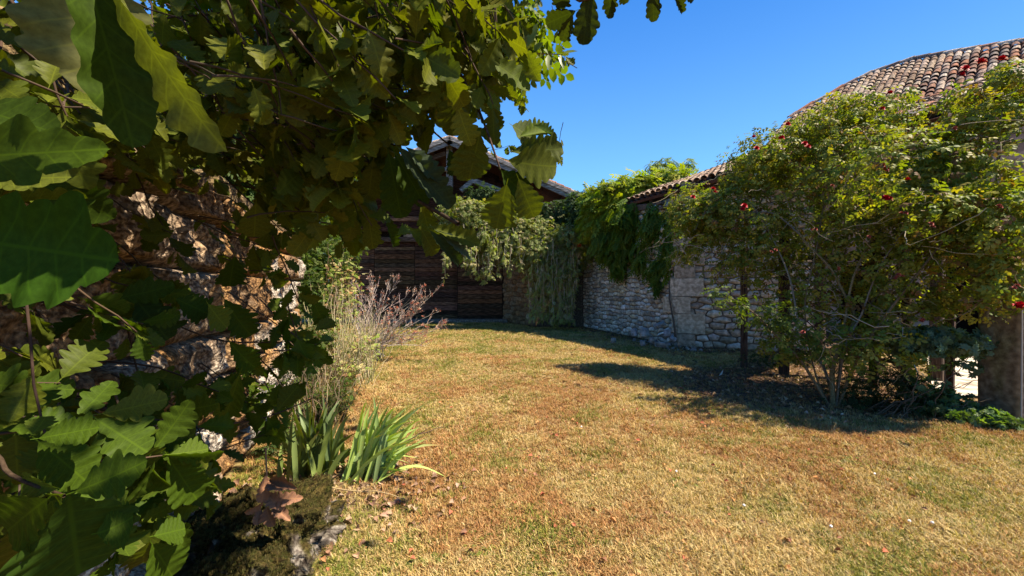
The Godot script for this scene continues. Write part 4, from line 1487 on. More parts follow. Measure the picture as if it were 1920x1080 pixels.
func build_iris() -> void:
	var sets := [
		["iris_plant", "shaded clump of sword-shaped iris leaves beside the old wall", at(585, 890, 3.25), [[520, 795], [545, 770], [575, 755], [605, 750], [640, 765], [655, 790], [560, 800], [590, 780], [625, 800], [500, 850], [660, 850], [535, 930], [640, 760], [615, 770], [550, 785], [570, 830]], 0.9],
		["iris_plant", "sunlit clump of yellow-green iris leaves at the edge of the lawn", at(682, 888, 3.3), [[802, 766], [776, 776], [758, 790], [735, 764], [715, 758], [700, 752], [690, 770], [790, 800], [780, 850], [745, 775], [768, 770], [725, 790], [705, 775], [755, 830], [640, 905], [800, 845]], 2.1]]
	for s in sets:
		var base: Vector3 = s[2]
		base.y = 0
		var root := thing(s[0], s[1], "iris", base, "iris clumps by the old wall")
		for q in s[3]:
			for rep in 5:
				var d := 3.28 + rr(-0.22, 0.22)
				var tip := at(q[0] + minf(rep, 2.0) * rr(-22, 22), q[1] - 12.0 + minf(rep, 2.0) * rr(0, 40), d)
				var foot := base + Vector3(rr(-0.16, 0.16), -0.02, rr(-0.2, 0.2))
				foot.x += (tip.x - base.x) * 0.12
				var g := Geo.new()
				var n := 12
				var chord := tip - foot
				var side := Vector3(rr(0.5, 1.0), rr(-0.1, 0.1), rr(-0.7, 0.7)).normalized()
				side = (side - chord.normalized() * side.dot(chord.normalized())).normalized()
				var nn := chord.normalized().cross(side)
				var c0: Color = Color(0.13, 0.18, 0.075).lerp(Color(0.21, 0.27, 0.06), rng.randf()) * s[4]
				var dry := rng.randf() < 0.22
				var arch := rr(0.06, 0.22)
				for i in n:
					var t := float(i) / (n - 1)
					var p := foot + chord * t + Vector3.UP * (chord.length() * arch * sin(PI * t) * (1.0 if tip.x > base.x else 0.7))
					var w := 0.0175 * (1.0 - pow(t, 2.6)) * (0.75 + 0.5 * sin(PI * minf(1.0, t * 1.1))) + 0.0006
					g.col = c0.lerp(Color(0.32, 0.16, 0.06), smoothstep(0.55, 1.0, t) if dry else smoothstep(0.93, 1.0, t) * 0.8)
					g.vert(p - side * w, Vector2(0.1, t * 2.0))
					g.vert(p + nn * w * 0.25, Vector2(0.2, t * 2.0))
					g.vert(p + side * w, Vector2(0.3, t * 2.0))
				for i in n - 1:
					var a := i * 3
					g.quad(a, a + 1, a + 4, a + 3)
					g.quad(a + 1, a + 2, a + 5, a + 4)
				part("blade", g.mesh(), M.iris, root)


func lump(mid: Vector3, rad: Vector3, which: int) -> Geo:
	var g := Geo.new()
	var na := 96
	var nb := 60
	for j in nb + 1:
		for i in na + 1:
			var b := PI * (float(j) / nb - 0.5)
			var a := TAU * (i % na) / na
			var d := Vector3(cos(b) * cos(a), sin(b), cos(b) * sin(a))
			var sq := d / pow(pow(absf(d.x), 4.0) + pow(absf(d.y), 4.0) + pow(absf(d.z), 4.0), 0.25) * 0.88     # blocky
			var q := sq * 120.0 + Vector3(which * 50, 0, 0)
			var k := 1.0 + nz.get_noise_3dv(q * 0.7) * 0.55 + nz2.get_noise_3dv(q * 2.4) * 0.22 + absf(nz.get_noise_3dv(q * 5.5)) * 0.16 + nz2.get_noise_3dv(q * 13.0) * 0.06
			var ledge := 0.05 * sin(sq.y * 11.0 + nz2.get_noise_3dv(q) * 5.0)
			var p := mid + sq * rad * (k + ledge)
			var moss := smoothstep(0.0, 0.42, d.y * 0.75 + nz2.get_noise_3dv(q * 1.6) * 0.9 + 0.16)
			var lime := smoothstep(0.05, 0.25, nz.get_noise_3dv(q * 4.5 + Vector3(77, 0, 0)))
			g.col = Color(0.13, 0.115, 0.10).lerp(Color(0.46, 0.43, 0.39), lime).lerp(Color(0.10, 0.075, 0.025).lerp(Color(0.06, 0.06, 0.015), clampf(0.5 + nz.get_noise_3dv(q * 4.0) * 2.0, 0, 1)), moss)
			g.vert(p)
	for j in nb:
		for i in na:
			var a := j * (na + 1) + i
			g.quad(a, a + na + 1, a + na + 2, a + 1)
	return g


func build_rock() -> void:
	var sets := [["mossy_rock", "mossy limestone boulder, the larger of two at the foot of the wall", Vector3(-1.38, 0.08, -2.36), Vector3(0.27, 0.25, 0.24), 1], ["mossy_rock", "smaller pale-sided mossy boulder wedged between the big boulder and the wall", Vector3(-1.72, 0.06, -2.36), Vector3(0.22, 0.2, 0.2), 2], ["mossy_rock", "low mossy stone in front of the bigger boulder, cut by the picture edge", Vector3(-1.42, 0.02, -2.06), Vector3(0.22, 0.17, 0.16), 3]]
	for s in sets:
		var root := thing(s[0], s[1], "rock", Vector3(s[2].x, 0, s[2].z), "mossy boulders by the wall")
		var g := lump(s[2], s[3], s[4])
		part("stone", g.mesh(), M.rough, root)
		var xf := []
		var cs := []
		for k in g.v.size():
			if g.col.g > 0.0 and g.c[k].r < 0.11 and g.c[k].b < 0.035 and rng.randf() < 0.8:
				for n in 3:
					xf.append(Transform3D(Basis(Vector3.UP, rr(0, TAU)).scaled(Vector3.ONE * rr(0.18, 0.42)), g.v[k] + rdir() * 0.02))
					cs.append(vary(pick([Color(0.12, 0.10, 0.03), Color(0.08, 0.085, 0.02), Color(0.17, 0.13, 0.05)]), 0.3))
		scatter("moss", G.tuft[0], M.grass, xf, cs, root)


# ---------------------------------------------------------------- the oak

func behind_wall(p: Vector3) -> float:      # metres in front (+) of the old wall's face
	return (p - Vector3(-2.3, 0, -2.95)).dot(Vector3(0.936, 0, -0.352))


func shades_lawn(p: Vector3) -> bool:      # would its shadow fall on the part of the lawn that the sun reaches
	var gx := p.x - 0.66 * p.y
	var gd := -p.z + 0.12 * p.y
	return gx > -0.72 + rr(-0.25, 0.15) and gd > 1.7


func spray(list: Array, twigs: Geo, p: Vector3, aim: Vector3, size: float, n: int, cols: Array) -> void:
	aim = aim.normalized()
	var back := p - aim * rr(0.15, 0.42) + Vector3.UP * rr(0.0, 0.12)
	twigs.col = vary(Color(0.06, 0.04, 0.028), 0.25)
	stems(twigs, back, p, 0.0035, 0.002, rr(-0.05, 0.08), 4, 0.015)
	for k in n:
		var q := p.lerp(back, pow(rng.randf(), 2.0) * 0.9)
		var dir := aim * 0.55 + rdir() * 0.85 + Vector3.DOWN * 0.42
		var nrm := Vector3.UP * 0.5 + rdir() * 0.9 + Vector3(0.25, 0, 0.35)
		var s := size * rr(0.65, 1.2)
		var tint: Color = vary(pick(cols), 0.22)
		list.append([Transform3D(leaf_basis(dir, nrm, Vector3(s * rr(0.9, 1.15), s, s)), q + dir.normalized() * 0.012), tint, rng.randi() % 6])


func build_oak() -> void:
	var foot := Vector3(-3.4, 0, -2.0)
	var root := thing("oak_tree", "spreading oak whose lobed leaves overhang the old wall and lawn edge", "tree", foot)
	var bark := Color(0.085, 0.055, 0.036)
	var tr := Geo.new()
	tr.col = bark
	tr.tube(PackedVector3Array([foot - Vector3.UP * 0.1, foot + Vector3(0.05, 1.2, 0.02), foot + Vector3(0.12, 2.5, -0.05), foot + Vector3(0.3, 4.2, -0.1), foot + Vector3(0.5, 6.0, 0.1)]), PackedFloat32Array([0.27, 0.21, 0.18, 0.13, 0.05]), 12)
	part("trunk", tr.mesh(), M.bark, root)
	var limbs := [
		[[40, 290, 1.75], [180, 292, 1.9], [300, 302, 2.1], [400, 298, 2.35], [520, 310, 2.6], [640, 330, 2.8]],
		[[-150, 40, 1.7], [60, 90, 1.7], [130, 104, 1.75], [300, 60, 1.9], [480, 60, 1.9], [640, -10, 1.8]],
		[[480, -180, 1.5], [640, -90, 1.45], [770, 5, 1.4], [830, 85, 1.35], [880, 170, 1.25], [908, 232, 1.2], [938, 318, 1.1]],
		[[520, -60, 1.9], [650, 60, 1.8], [740, 150, 1.6], [764, 194, 1.5], [806, 240, 1.4], [842, 272, 1.3]],
		[[480, 20, 2.0], [590, 110, 1.8], [676, 188, 1.6], [724, 262, 1.45], [748, 272, 1.4]],
		[[-60, 420, 1.0], [60, 520, 1.2], [160, 590, 1.4], [300, 600, 1.7], [420, 640, 1.9], [560, 640, 2.2]],
		[[-100, 640, 0.9], [100, 740, 1.1], [310, 792, 1.4], [370, 800, 1.5], [500, 782, 1.9], [600, 740, 2.2]],
		[[-120, 780, 0.6], [-10, 850, 0.62], [20, 890, 0.6], [120, 930, 0.56]],
		[[560, -200, 1.3], [820, -130, 1.2], [1060, -40, 1.15], [1086, 0, 1.15], [1180, -30, 1.2], [1300, -20, 1.25]],
		[[300, 200, 2.4], [420, 180, 2.6], [560, 200, 2.7], [690, 150, 2.6], [800, 60, 2.4]],
		[[860, 420, 1.15], [790, 380, 1.25], [700, 330, 1.45], [600, 300, 1.8], [480, 300, 2.2]]]
	for k in limbs.size():
		var g := Geo.new()
		g.col = vary(bark, 0.15)
		var p := smooth_path(path_px(limbs[k]), 4)
		if k in [0, 1]:
			p.insert(0, foot + Vector3(0.1, 2.4 + k * 0.5, 0))
		g.tube(p, taper(p.size(), [0.030, 0.022, 0.010, 0.009, 0.008, 0.007, 0.008, 0.004, 0.012, 0.010, 0.007][k], 0.0025), 7)
		part("branch", g.mesh(), M.bark, root)
	var upper := Geo.new()
	upper.col = bark
	for k in 16:
		stems(upper, foot + Vector3(0.3, rr(2.6, 4.6), -0.1), Vector3(rr(-2.5, 1.0), rr(4.4, 6.0), rr(-4.0, 1.5)), 0.04, 0.008, 0.12, 6, 0.03)
	part("branch", upper.mesh(), M.bark, root, "stuff")

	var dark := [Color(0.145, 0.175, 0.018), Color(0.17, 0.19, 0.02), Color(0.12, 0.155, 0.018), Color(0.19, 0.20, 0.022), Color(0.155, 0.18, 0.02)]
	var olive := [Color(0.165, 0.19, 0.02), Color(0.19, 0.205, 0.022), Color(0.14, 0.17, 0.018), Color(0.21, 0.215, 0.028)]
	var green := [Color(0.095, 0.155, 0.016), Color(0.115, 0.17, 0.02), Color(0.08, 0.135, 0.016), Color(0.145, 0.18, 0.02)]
	var list := []
	var twigs := Geo.new()
	# [px, py, half width, half height, nearest, farthest, sprays, palette]
	var fields := [
		[110, 110, 230, 150, 1.0, 2.2, 42, dark], [360, 130, 260, 160, 1.1, 3.2, 120, dark], [600, 120, 190, 160, 1.0, 2.8, 105, olive], [790, 70, 150, 95, 1.0, 2.2, 74, olive],
		[690, 280, 120, 90, 1.1, 1.9, 52, olive], [870, 190, 85, 90, 1.0, 1.6, 34, olive], [930, 70, 55, 60, 1.1, 1.8, 22, olive], [580, 300, 130, 75, 1.3, 3.0, 66, dark], [370, 300, 150, 40, 1.6, 2.6, 14, dark],
		[620, 400, 90, 60, 1.3, 2.2, 24, olive], [90, 790, 110, 80, 0.75, 1.1, 8, green], [300, 780, 170, 75, 1.2, 2.0, 15, green], [500, 750, 75, 75, 1.8, 2.8, 16, green], [565, 620, 30, 90, 1.7, 2.4, 9, green],
		[300, 590, 120, 40, 1.0, 1.6, 4, green], [370, 470, 170, 100, 1.6, 2.4, 9, dark], [310, 930, 70, 80, 0.95, 1.6, 10, green], [60, 640, 90, 60, 0.8, 1.1, 3, dark], [120, 980, 150, 90, 0.7, 1.1, 12, green], [60, 360, 120, 60, 0.9, 1.3, 6, dark], [510, 480, 40, 60, 1.9, 2.8, 5, dark]]
	for f in fields:
		for k in int(f[6]):
			var a := rr(0, TAU)
			var r := sqrt(rng.randf())
			var p := at(f[0] + cos(a) * r * f[2], f[1] + sin(a) * r * f[3], rr(f[4], f[5]))
			if p.y < 2.5 and behind_wall(p) < 0.18:
				var eye := Vector3(0, EYE, 0)
				var room := rr(0.2, 0.6)
				p = eye.lerp(p, (behind_wall(eye) - room) / (behind_wall(eye) - behind_wall(p)))
			var spot := to_px(p)
			if spot.x > 750 and spot.y > 200 or spot.x > 1000:
				continue
			spray(list, twigs, p, Vector3(0.5, -0.25, -0.2) + rdir() * 0.5, rr(0.085, 0.125), 5 + rng.randi() % 3, f[7])
	# the denser crown farther back, above and beyond the wall
	for k in 330:
		var p := at(rr(-120, 720), rr(-180, 330), rr(2.8, 5.8))
		if p.y < 2.5 and behind_wall(p) < 0.2 or shades_lawn(p):
			continue
		spray(list, twigs, p, rdir() + Vector3(0.3, -0.3, -0.3), rr(0.09, 0.13), 7, dark)
	# the crown overhead, which keeps all this in shade
	for k in 300:
		var p := Vector3(rr(-4.5, 1.9), rr(3.0, 6.2), rr(-5.5, 1.8))
		if shades_lawn(p):
			continue
		var q := to_px(p) if p.z < -0.2 else Vector2(-999, -999)
		if q.x > 780 and q.x < 2000 and q.y > -60:
			continue
		spray(list, twigs, p, rdir() + Vector3(0.3, -0.2, 0), rr(0.10, 0.15), 8, dark)
	for k in 110:      # and above the old wall
		var p := Vector3(rr(-2.0, 0.5), rr(3.0, 4.9), rr(-4.2, -0.8))
		if not shades_lawn(p):
			spray(list, twigs, p, rdir() + Vector3(0.3, -0.2, 0), rr(0.10, 0.14), 8, dark)
	part("twigs", twigs.mesh(), M.plain, root, "stuff")

	# large near leaves, one by one: [base px, base py, tip px, tip py, half width px, depth, roll, shape, tint]
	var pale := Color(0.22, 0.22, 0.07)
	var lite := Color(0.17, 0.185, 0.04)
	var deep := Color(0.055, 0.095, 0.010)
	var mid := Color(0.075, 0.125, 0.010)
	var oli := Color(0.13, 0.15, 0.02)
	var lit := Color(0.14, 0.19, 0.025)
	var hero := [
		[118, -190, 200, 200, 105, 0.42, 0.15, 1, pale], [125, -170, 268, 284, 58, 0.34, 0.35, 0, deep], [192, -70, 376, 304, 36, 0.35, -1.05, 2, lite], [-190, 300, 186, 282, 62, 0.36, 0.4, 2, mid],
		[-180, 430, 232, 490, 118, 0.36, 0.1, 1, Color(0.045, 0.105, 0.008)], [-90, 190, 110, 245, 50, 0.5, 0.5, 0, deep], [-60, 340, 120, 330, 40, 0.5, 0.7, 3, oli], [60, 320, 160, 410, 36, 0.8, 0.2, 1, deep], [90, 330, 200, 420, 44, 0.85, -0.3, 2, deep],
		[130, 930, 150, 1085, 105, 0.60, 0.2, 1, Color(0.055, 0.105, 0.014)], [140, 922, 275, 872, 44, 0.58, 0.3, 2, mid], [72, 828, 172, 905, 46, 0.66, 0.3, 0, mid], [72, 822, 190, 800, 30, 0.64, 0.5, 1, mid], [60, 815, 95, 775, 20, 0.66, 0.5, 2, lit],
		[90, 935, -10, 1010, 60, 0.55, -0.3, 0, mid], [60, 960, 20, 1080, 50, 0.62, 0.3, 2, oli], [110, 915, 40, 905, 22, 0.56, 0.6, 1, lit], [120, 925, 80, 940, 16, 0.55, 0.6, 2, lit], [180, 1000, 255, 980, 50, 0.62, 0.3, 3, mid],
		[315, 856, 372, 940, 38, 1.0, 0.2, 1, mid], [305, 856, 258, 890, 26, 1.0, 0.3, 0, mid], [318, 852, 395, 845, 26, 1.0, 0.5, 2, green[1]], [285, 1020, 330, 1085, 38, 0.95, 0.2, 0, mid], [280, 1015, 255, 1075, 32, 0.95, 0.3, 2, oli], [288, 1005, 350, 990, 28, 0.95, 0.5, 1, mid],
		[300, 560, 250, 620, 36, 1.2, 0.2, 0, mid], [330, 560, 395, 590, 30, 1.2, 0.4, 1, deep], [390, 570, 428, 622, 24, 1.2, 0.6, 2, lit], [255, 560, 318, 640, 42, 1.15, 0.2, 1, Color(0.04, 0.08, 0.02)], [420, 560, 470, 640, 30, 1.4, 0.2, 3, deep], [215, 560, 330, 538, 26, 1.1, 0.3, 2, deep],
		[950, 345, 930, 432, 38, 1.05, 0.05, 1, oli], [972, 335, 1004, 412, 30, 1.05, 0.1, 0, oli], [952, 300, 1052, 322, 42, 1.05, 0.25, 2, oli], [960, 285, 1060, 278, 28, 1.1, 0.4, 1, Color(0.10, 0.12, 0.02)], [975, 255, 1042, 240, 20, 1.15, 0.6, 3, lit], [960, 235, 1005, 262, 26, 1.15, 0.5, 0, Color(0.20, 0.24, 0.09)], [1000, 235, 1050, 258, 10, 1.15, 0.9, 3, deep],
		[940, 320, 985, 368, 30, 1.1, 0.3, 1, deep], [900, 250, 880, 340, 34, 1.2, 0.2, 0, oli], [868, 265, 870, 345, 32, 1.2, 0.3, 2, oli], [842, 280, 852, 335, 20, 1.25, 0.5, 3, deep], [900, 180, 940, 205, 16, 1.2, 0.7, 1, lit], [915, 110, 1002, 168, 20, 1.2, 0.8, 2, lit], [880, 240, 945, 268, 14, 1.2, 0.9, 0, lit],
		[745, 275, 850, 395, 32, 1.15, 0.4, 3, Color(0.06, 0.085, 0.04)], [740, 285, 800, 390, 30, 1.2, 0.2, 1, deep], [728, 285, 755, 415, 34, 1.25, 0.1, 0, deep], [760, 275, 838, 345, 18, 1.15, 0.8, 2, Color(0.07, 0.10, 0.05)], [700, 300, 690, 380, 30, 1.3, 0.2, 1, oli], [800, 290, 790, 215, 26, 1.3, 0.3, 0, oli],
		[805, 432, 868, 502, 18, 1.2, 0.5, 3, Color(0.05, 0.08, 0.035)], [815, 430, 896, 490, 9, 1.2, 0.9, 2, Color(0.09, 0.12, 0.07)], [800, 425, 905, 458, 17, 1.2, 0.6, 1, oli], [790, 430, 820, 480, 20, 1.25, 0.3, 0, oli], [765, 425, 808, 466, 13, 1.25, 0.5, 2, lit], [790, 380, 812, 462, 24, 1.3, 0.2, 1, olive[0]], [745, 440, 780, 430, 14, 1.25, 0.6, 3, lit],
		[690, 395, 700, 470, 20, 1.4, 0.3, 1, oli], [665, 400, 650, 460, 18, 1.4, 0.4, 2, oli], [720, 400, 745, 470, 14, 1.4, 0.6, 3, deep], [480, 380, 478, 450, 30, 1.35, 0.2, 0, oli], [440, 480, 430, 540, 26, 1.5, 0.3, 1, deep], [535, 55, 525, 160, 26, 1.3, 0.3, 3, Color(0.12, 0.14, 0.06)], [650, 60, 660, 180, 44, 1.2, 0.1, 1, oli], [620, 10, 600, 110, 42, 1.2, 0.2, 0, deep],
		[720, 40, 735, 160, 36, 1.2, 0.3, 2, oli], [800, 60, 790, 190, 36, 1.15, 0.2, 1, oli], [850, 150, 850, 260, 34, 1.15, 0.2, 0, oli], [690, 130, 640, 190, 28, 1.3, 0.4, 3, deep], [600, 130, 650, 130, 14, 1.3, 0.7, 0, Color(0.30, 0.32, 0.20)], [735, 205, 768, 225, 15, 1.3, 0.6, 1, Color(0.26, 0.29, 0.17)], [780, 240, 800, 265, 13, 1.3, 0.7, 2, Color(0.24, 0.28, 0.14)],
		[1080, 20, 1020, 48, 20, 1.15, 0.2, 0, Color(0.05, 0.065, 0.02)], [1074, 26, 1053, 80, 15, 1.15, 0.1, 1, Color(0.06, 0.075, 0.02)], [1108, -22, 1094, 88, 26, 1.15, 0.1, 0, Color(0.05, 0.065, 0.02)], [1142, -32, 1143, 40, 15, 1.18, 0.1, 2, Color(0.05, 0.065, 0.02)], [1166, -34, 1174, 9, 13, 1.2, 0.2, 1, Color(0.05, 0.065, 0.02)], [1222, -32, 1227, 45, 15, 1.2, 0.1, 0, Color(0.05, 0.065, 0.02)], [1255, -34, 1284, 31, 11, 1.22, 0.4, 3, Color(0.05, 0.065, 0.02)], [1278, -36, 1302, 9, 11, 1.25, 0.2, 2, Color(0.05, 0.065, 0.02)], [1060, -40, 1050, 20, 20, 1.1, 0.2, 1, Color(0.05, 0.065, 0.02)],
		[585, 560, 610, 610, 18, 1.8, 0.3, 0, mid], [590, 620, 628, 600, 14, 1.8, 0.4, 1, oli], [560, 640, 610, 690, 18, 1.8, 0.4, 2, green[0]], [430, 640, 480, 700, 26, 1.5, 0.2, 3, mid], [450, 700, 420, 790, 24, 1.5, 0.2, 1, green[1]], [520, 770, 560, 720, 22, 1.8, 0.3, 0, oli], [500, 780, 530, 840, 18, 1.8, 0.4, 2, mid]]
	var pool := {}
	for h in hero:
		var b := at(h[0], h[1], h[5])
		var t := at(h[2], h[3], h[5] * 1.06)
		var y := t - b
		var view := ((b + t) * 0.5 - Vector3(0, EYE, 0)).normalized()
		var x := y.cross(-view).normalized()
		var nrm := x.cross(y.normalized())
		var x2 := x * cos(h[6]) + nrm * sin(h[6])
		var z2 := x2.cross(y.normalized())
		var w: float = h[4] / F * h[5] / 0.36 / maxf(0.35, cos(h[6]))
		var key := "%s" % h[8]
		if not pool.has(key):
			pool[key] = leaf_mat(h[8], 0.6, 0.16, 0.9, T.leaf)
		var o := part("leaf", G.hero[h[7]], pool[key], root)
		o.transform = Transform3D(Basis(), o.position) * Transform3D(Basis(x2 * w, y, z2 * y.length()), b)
	# of the rest the leaves that show largest become leaves of their own, the others one mass
	var best := []
	for k in list.size():
		var x: Transform3D = list[k][0]
		var score := 0.0
		if x.origin.z < -0.3:
			var q := to_px(x.origin + x.basis.y * 0.5)
			if q.x > 0 and q.x < 1920 and q.y > 0 and q.y < 1080:
				score = x.basis.y.length() / -x.origin.z
		best.append([score, k])
	best.sort_custom(func(a, b): return a[0] > b[0])
	var alone := {}
	for k in 300 - hero.size():
		alone[best[k][1]] = true
	var shades := []
	for c in [dark[0], dark[1], dark[2], olive[0], olive[1], olive[3], green[0], green[1], green[3]]:
		shades.append([c, leaf_mat(c, 0.5, 0.24, 0.95, T.leaf)])
	var xf := [[], [], [], [], [], []]
	var cs := [[], [], [], [], [], []]
	for k in list.size():
		if alone.has(k):
			var m: Material = null
			var near := 9.0
			for sh in shades:
				var d: float = absf(sh[0].r - list[k][1].r) + absf(sh[0].g - list[k][1].g) + absf(sh[0].b - list[k][1].b)
				if d < near:
					near = d
					m = sh[1]
			var o := part("leaf", G.oak[list[k][2]], m, root)
			o.transform = Transform3D(Basis(), o.position) * list[k][0]
		else:
			xf[list[k][2]].append(list[k][0])
			cs[list[k][2]].append(list[k][1])
	for k in 6:
		scatter("leaves", G.oak[k], M.leaf, xf[k], cs[k], root)
	# the small oval leaflets that grow through the oak at its outer edge
	var ash := thing("ash_tree_branch", "branch of oval yellow-green leaflets growing through the outer oak leaves", "branch", at(930, 60, 1.7))
	var ab := blob_leaves([[945, 40, 1.75, 55, 45, 0.25, 60], [975, 80, 1.7, 30, 45, 0.2, 26], [900, 30, 1.9, 50, 40, 0.3, 40], [985, 15, 1.8, 30, 25, 0.2, 18]], 0.14, 0.22, [Color(0.13, 0.18, 0.025), Color(0.10, 0.14, 0.02), Color(0.16, 0.20, 0.03)], 0.5, 0.6, 0.3)
	scatter("leaves", G.oval, M.small_leaf, ab[0], ab[1], ash)
	var ag := Geo.new()
	ag.col = Color(0.2, 0.15, 0.1)
	ag.tube(path_px([[800, -120, 1.9], [900, -10, 1.85], [950, 60, 1.75], [990, 100, 1.6], [1055, 102, 1.55]]), taper(5, 0.008, 0.0015), 5)
	part("twig", ag.mesh(), M.plain, ash)
	for q in [[1055, 100, 1083, 93, 5], [1048, 100, 1052, 88, 6], [1050, 102, 1058, 128, 6], [1028, 101, 1020, 92, 7], [1028, 102, 1030, 130, 7], [1005, 100, 1010, 128, 6], [1000, 96, 1018, 78, 8], [985, 90, 1008, 40, 9], [990, 100, 975, 95, 6], [1005, 130, 1012, 152, 5]]:
		var g := Geo.new()
		var bq := at(q[0], q[1], 1.56)
		var tq := at(q[2], q[3], 1.54)
		g.leaflet(bq, (tq - bq).normalized(), Vector3(0.2, 0.5, 0.9), bq.distance_to(tq), q[4] * 2.0 / F * 1.55, 0.2, 0.1)
		part("leaflet", g.mesh(), M.ash, ash)


# ---------------------------------------------------------------- small things and the lawn

func build_small_things() -> void:
	# fallen stones at the corner of the outbuilding
	var fs := [
		[1237, 612, 10.45, 0.46, 0.36, 0.10, 0.9, 0.5, "flat grey slab leaning on the wall beside the corner blocks"], [1252, 628, 10.2, 0.24, 0.14, 0.14, 0.2, 0.2, "pale rounded stone under the leaning grey slab"],
		[1264, 637, 9.95, 0.34, 0.16, 0.12, 1.1, 0.9, "bluish white wedge of stone against the lowest corner block"], [1240, 648, 9.85, 0.40, 0.10, 0.09, 2.4, 0.35, "long narrow fallen stone at the front of the rubble"],
		[1210, 628, 10.6, 0.36, 0.24, 0.2, 0.4, 0.3, "dark grey block in the middle of the rubble heap"], [1190, 626, 10.9, 0.3, 0.22, 0.16, 1.4, 0.2, "brownish stone at the far end of the rubble heap"],
		[1150, 640, 10.6, 0.22, 0.14, 0.1, 0.7, 0.1, "small pale stone lying apart on the shaded grass"], [1205, 645, 10.1, 0.18, 0.14, 0.1, 1.9, 0.2, "small grey stone below the dark block"], [1222, 640, 10.15, 0.16, 0.12, 0.10, 2.9, 0.3, "smallest stone in the middle of the rubble"]]
	for f in fs:
		var p := at(f[0], f[1], f[2])
		var root := thing("fallen_stone", f[8], "stone", Vector3(p.x, 0, p.z), "stones fallen from the rubble wall")
		var poly := PackedVector2Array()
		for k in 7:
			var a := TAU * k / 7.0 + rr(-0.25, 0.25)
			poly.append(Vector2(cos(a) * f[3] * 0.5, sin(a) * f[4] * 0.5) * rr(0.85, 1.1))
		var g := Geo.new()
		var bas := Basis(Vector3.UP, f[6]) * Basis(Vector3(1, 0, 0), -f[7])
		stone_shape(g, poly, p, bas.x, -bas.z, 0.004, f[5], vary(Color(0.40, 0.38, 0.36), 0.2))
		stone_shape(g, poly, p, -bas.x, -bas.z, 0.004, f[5] * 0.4, g.col)
		part("stone", g.mesh(), M.stone, root)
	var heap := Geo.new()
	for k in 90:
		var p := on_ground(0, 0)
		var d := rr(9.7, 11.6)
		p = Vector3(2.5 + (17.2 - d) * 0.32 - rr(0.05, 0.8), rr(-0.02, 0.05), -d)
		heap.col = vary(Color(0.34, 0.31, 0.28), 0.3)
		var s := rr(0.03, 0.10)
		heap.box(Transform3D(Basis(rdir(), rr(0, 3)), p), Vector3(s, s * 0.7, s * 0.8), s * 0.18)
	var ho := part("rubble", heap.mesh(), M.stone, self, "stuff")
	ho.set_meta("label", "small broken stones strewn along the foot of the rubble wall")
	ho.set_meta("category", "rubble")
	var sh := Geo.new()
	var sp := at(1352, 708, 6.95)
	sp.y = 0.0
	sh.face([sp + Vector3(-0.05, 0.02, 0.03), sp + Vector3(0.05, 0.13, -0.01), sp + Vector3(0.03, 0.03, -0.02)], sp - Vector3(0, 0, 0.2))
	sh.face([sp + Vector3(-0.05, 0.02, 0.025), sp + Vector3(0.05, 0.13, -0.015), sp + Vector3(0.03, 0.03, -0.05)], sp + Vector3(0, 0, 0.2))
	var so := part("white_shard", sh.mesh(), M.white, self)
	so.set_meta("label", "small white pointed shard standing in the shaded grass")
	so.set_meta("category", "shard")
	# withered brown oak leaves beside the mossy boulder
	var br := thing("withered_oak_leaves", "bunch of curled brown oak leaves hanging above the mossy boulder", "dead leaves", at(500, 975, 2.2))
	for q in [[498, 890, 492, 945, 13, 0.8], [505, 900, 545, 915, 11, 0.6], [495, 940, 458, 965, 11, 0.9], [505, 935, 540, 938, 12, 0.5], [500, 950, 506, 990, 13, 0.2], [510, 950, 535, 968, 10, 1.0], [486, 955, 482, 985, 10, 1.1], [500, 925, 520, 950, 12, 0.9]]:
		var b := at(q[0], q[1], 2.12)
		var t := at(q[2], q[3], 2.06)
		var y := t - b
		var x := y.cross(Vector3(0, 0, 1)).normalized()
		var n2 := x.cross(y.normalized())
		var x2: Vector3 = x * cos(q[5]) + n2 * sin(q[5])
		var o := part("leaf", G.oak[rng.randi() % 6], M.brown_leaf, br)
		o.transform = Transform3D(Basis(), o.position) * Transform3D(Basis(x2 * (q[4] / F * 2.1 / 0.3), y, x2.cross(y.normalized()) * y.length() * 1.6), b)
	var bt := Geo.new()
	bt.col = Color(0.2, 0.13, 0.09)
	bt.tube(path_px([[498, 840, 2.1], [500, 890, 2.12], [502, 940, 2.12]]), taper(3, 0.005, 0.003), 5)
	part("twig", bt.mesh(), M.plain, br)
	# leaf litter
	var xf := []
	var cs := []
	for k in 2600:
		var d := rr(4.0, 11.0)
		var x := rr(1.2, 7.0)
		if rng.randf() > in_shade_bed(x, d) * 0.9 + 0.02:
			continue
		xf.append(Transform3D(leaf_basis(Vector3(rr(-1, 1), rr(-0.15, 0.3), rr(-1, 1)), Vector3.UP + rdir() * 0.6, Vector3.ONE * rr(0.035, 0.08)), on_ground(x, d) + Vector3.UP * rr(0.01, 0.035)))
		cs.append(vary(pick([Color(0.22, 0.11, 0.06), Color(0.30, 0.18, 0.10), Color(0.16, 0.09, 0.05), Color(0.40, 0.28, 0.18)]), 0.25))
	for k in 320:
		var a := rr(0, TAU)
		var r := sqrt(rng.randf())
		var p := on_ground(-1.3 + cos(a) * r * 0.95, 2.95 + sin(a) * r * 0.75)
		xf.append(Transform3D(leaf_basis(Vector3(rr(-1, 1), rr(-0.15, 0.3), rr(-1, 1)), Vector3.UP + rdir() * 0.6, Vector3.ONE * rr(0.03, 0.07)), p + Vector3.UP * rr(0.01, 0.03)))
		cs.append(vary(pick([Color(0.24, 0.14, 0.09), Color(0.33, 0.22, 0.15), Color(0.15, 0.09, 0.06)]), 0.25))
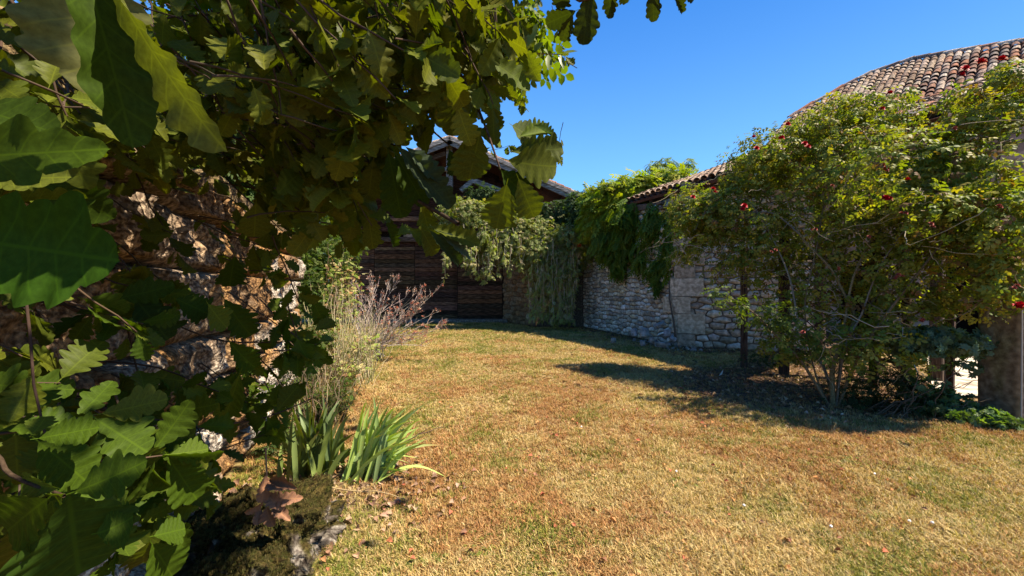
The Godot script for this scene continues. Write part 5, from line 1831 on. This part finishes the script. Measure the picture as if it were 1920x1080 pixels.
	for k in 420:
		var d := 2.0 * pow(7.0, rng.randf())
		xf.append(Transform3D(leaf_basis(Vector3(rr(-1, 1), rr(-0.1, 0.3), rr(-1, 1)), Vector3.UP + rdir() * 0.6, Vector3.ONE * rr(0.02, 0.05)), on_ground(rr(-0.45, 1.0) * d * 1.1, d) + Vector3.UP * rr(0.015, 0.035)))
		cs.append(vary(pick([Color(0.34, 0.11, 0.06), Color(0.26, 0.13, 0.08), Color(0.42, 0.20, 0.08)]), 0.25))
	scatter("leaf_litter", G.oak[3], M.dry, xf, cs, self)
	var lo := get_node("leaf_litter")
	lo.set_meta("label", "dry brown leaves littering the beds under rose, oak and wall")
	lo.set_meta("category", "leaf litter")
	# broken twigs on the lawn by the iris
	var k2 := 0
	for q in [[738, 838, 832, 800, "forked dead twig leaning out of the iris over the lawn"], [600, 905, 760, 945, "long dry iris stalk lying on the ground"]]:
		var g := Geo.new()
		g.col = [Color(0.14, 0.09, 0.06), Color(0.36, 0.26, 0.14)][k2]
		var a := at(q[0], q[1], 3.3 if k2 == 0 else 3.0)
		var b := at(q[2], q[3], 3.4 if k2 == 0 else 2.85)
		if k2 == 1:
			a.y = 0.05
			b.y = 0.03
		var p := stems(g, a, b, 0.006, 0.003, 0.03, 5, 0.02)
		stems(g, p[3], p[3] + Vector3(0.1, 0.06, 0.02), 0.004, 0.002, 0.0, 4, 0.03)
		var o := part("fallen_twig", g.mesh(), M.plain, self)
		o.set_meta("label", q[4])
		o.set_meta("category", "twig")
		k2 += 1
	# pale pebbles on the lawn
	var pb := Geo.new()
	for q in [[1748, 988], [1705, 985], [1558, 995], [1090, 805], [1395, 955], [1268, 890], [660, 905], [1640, 895]]:
		var d: float = 1152.0 / (q[1] - 540)
		pb.col = Color(0.75, 0.73, 0.70)
		pb.box(Transform3D(Basis(rdir(), 1.0), at(q[0], q[1], d) + Vector3.UP * 0.03), Vector3.ONE * 0.016, 0.004)
	var po := part("pebbles", pb.mesh(), M.plain, self, "stuff")
	po.set_meta("label", "tiny white pebbles scattered through the dry lawn")
	po.set_meta("category", "pebbles")


func build_grass() -> void:
	var xf := [[], [], [], [], []]
	var cs := [[], [], [], [], []]
	var straw := [Color(0.64, 0.46, 0.185), Color(0.56, 0.39, 0.15), Color(0.70, 0.53, 0.255)]
	var tan_c := [Color(0.50, 0.265, 0.10), Color(0.43, 0.21, 0.085), Color(0.55, 0.33, 0.14)]
	var grn := [Color(0.27, 0.275, 0.055), Color(0.35, 0.31, 0.065), Color(0.19, 0.22, 0.04)]
	for k in 175000:
		var d := 1.75 * pow(17.6 / 1.75, rng.randf()) if k % 5 < 3 else rr(1.75, 17.4)
		var x := rr(-0.75, 1.36) * d
		var p := on_ground(x, d)
		if behind_wall(p) < 0.06 and d < 6.9:
			continue
		var along := (x - 2.5) * 0.953 + (d - 17.2) * 0.305
		if d > 10.0 and along > -0.08 or x > 6.3:
			continue
		if x < -8.0 or d > 15.8 and x > 0.7:
			continue
		var bed := in_shade_bed(x, d)
		var oak_bed := smoothstep(1.0, 0.55, Vector2((x + 1.35) / 0.95, (d - 2.95) / 0.8).length())
		if rng.randf() < maxf(bed * 0.72, oak_bed * 0.6):
			continue
		var w := lawn_tint(x, -d)
		var c: Color
		var r := rng.randf()
		if r < w[2]:
			c = pick(grn)
		elif rng.randf() < w[1]:
			c = pick(tan_c)
		else:
			c = pick(straw)
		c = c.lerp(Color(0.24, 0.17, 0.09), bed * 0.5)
		var s := rr(0.75, 1.35) * (1.0 + smoothstep(5.0, 14.0, d) * 0.5) * (1.0 + 0.3 * nz.get_noise_2d(x * 120.0, d * 120.0))
		var m := rng.randi() % 5
		xf[m].append(Transform3D(Basis(Vector3.UP, rr(0, TAU)) * Basis(Vector3(1, 0, 0), rr(-0.25, 0.25)).scaled(Vector3(s, s * rr(0.7, 1.1), s)), p))
		cs[m].append(vary(c, 0.18))
	for m in 5:
		scatter("grass", G.tuft[m], M.grass, xf[m], cs[m], self)
		var o := get_child(get_child_count() - 1)
		o.set_meta("label", "dry straw-coloured lawn grass with green and rusty patches")
		o.set_meta("category", "grass")
		o.set_meta("group", "lawn grass")
	# low green weeds in the lawn
	var wx := []
	var wc := []
	for q in [[900, 1040, 26], [910, 1010, 16], [1110, 905, 12], [810, 1055, 20], [1340, 880, 30], [1360, 770, 34], [1500, 870, 26], [1130, 955, 12], [1290, 905, 16], [760, 1060, 20], [1385, 870, 26], [620, 980, 14], [1700, 830, 40], [1600, 870, 26], [980, 850, 14], [1050, 720, 20], [880, 690, 30], [1830, 880, 30], [700, 640, 40], [760, 660, 30]]:
		for k in int(q[2]):
			var px: float = q[0] + rr(-30, 30)
			var py: float = q[1] + rr(-9, 9)
			var d := 1152.0 / (py - 540.0)
			var p := on_ground((px - 960.0) / F * d, d)
			var s := rr(0.02, 0.045)
			wx.append(Transform3D(Basis(Vector3.UP, rr(0, TAU)).scaled(Vector3(s, s, s)), p + Vector3.UP * 0.015))
			wc.append(vary(pick([Color(0.19, 0.24, 0.05), Color(0.26, 0.28, 0.05), Color(0.14, 0.18, 0.04)]), 0.2))
	scatter("low_weeds", G.rosette, M.small_leaf, wx, wc, self)
	var wo := get_child(get_child_count() - 1)
	wo.set_meta("label", "small green weeds dotted through the dry lawn")
	wo.set_meta("category", "weeds")
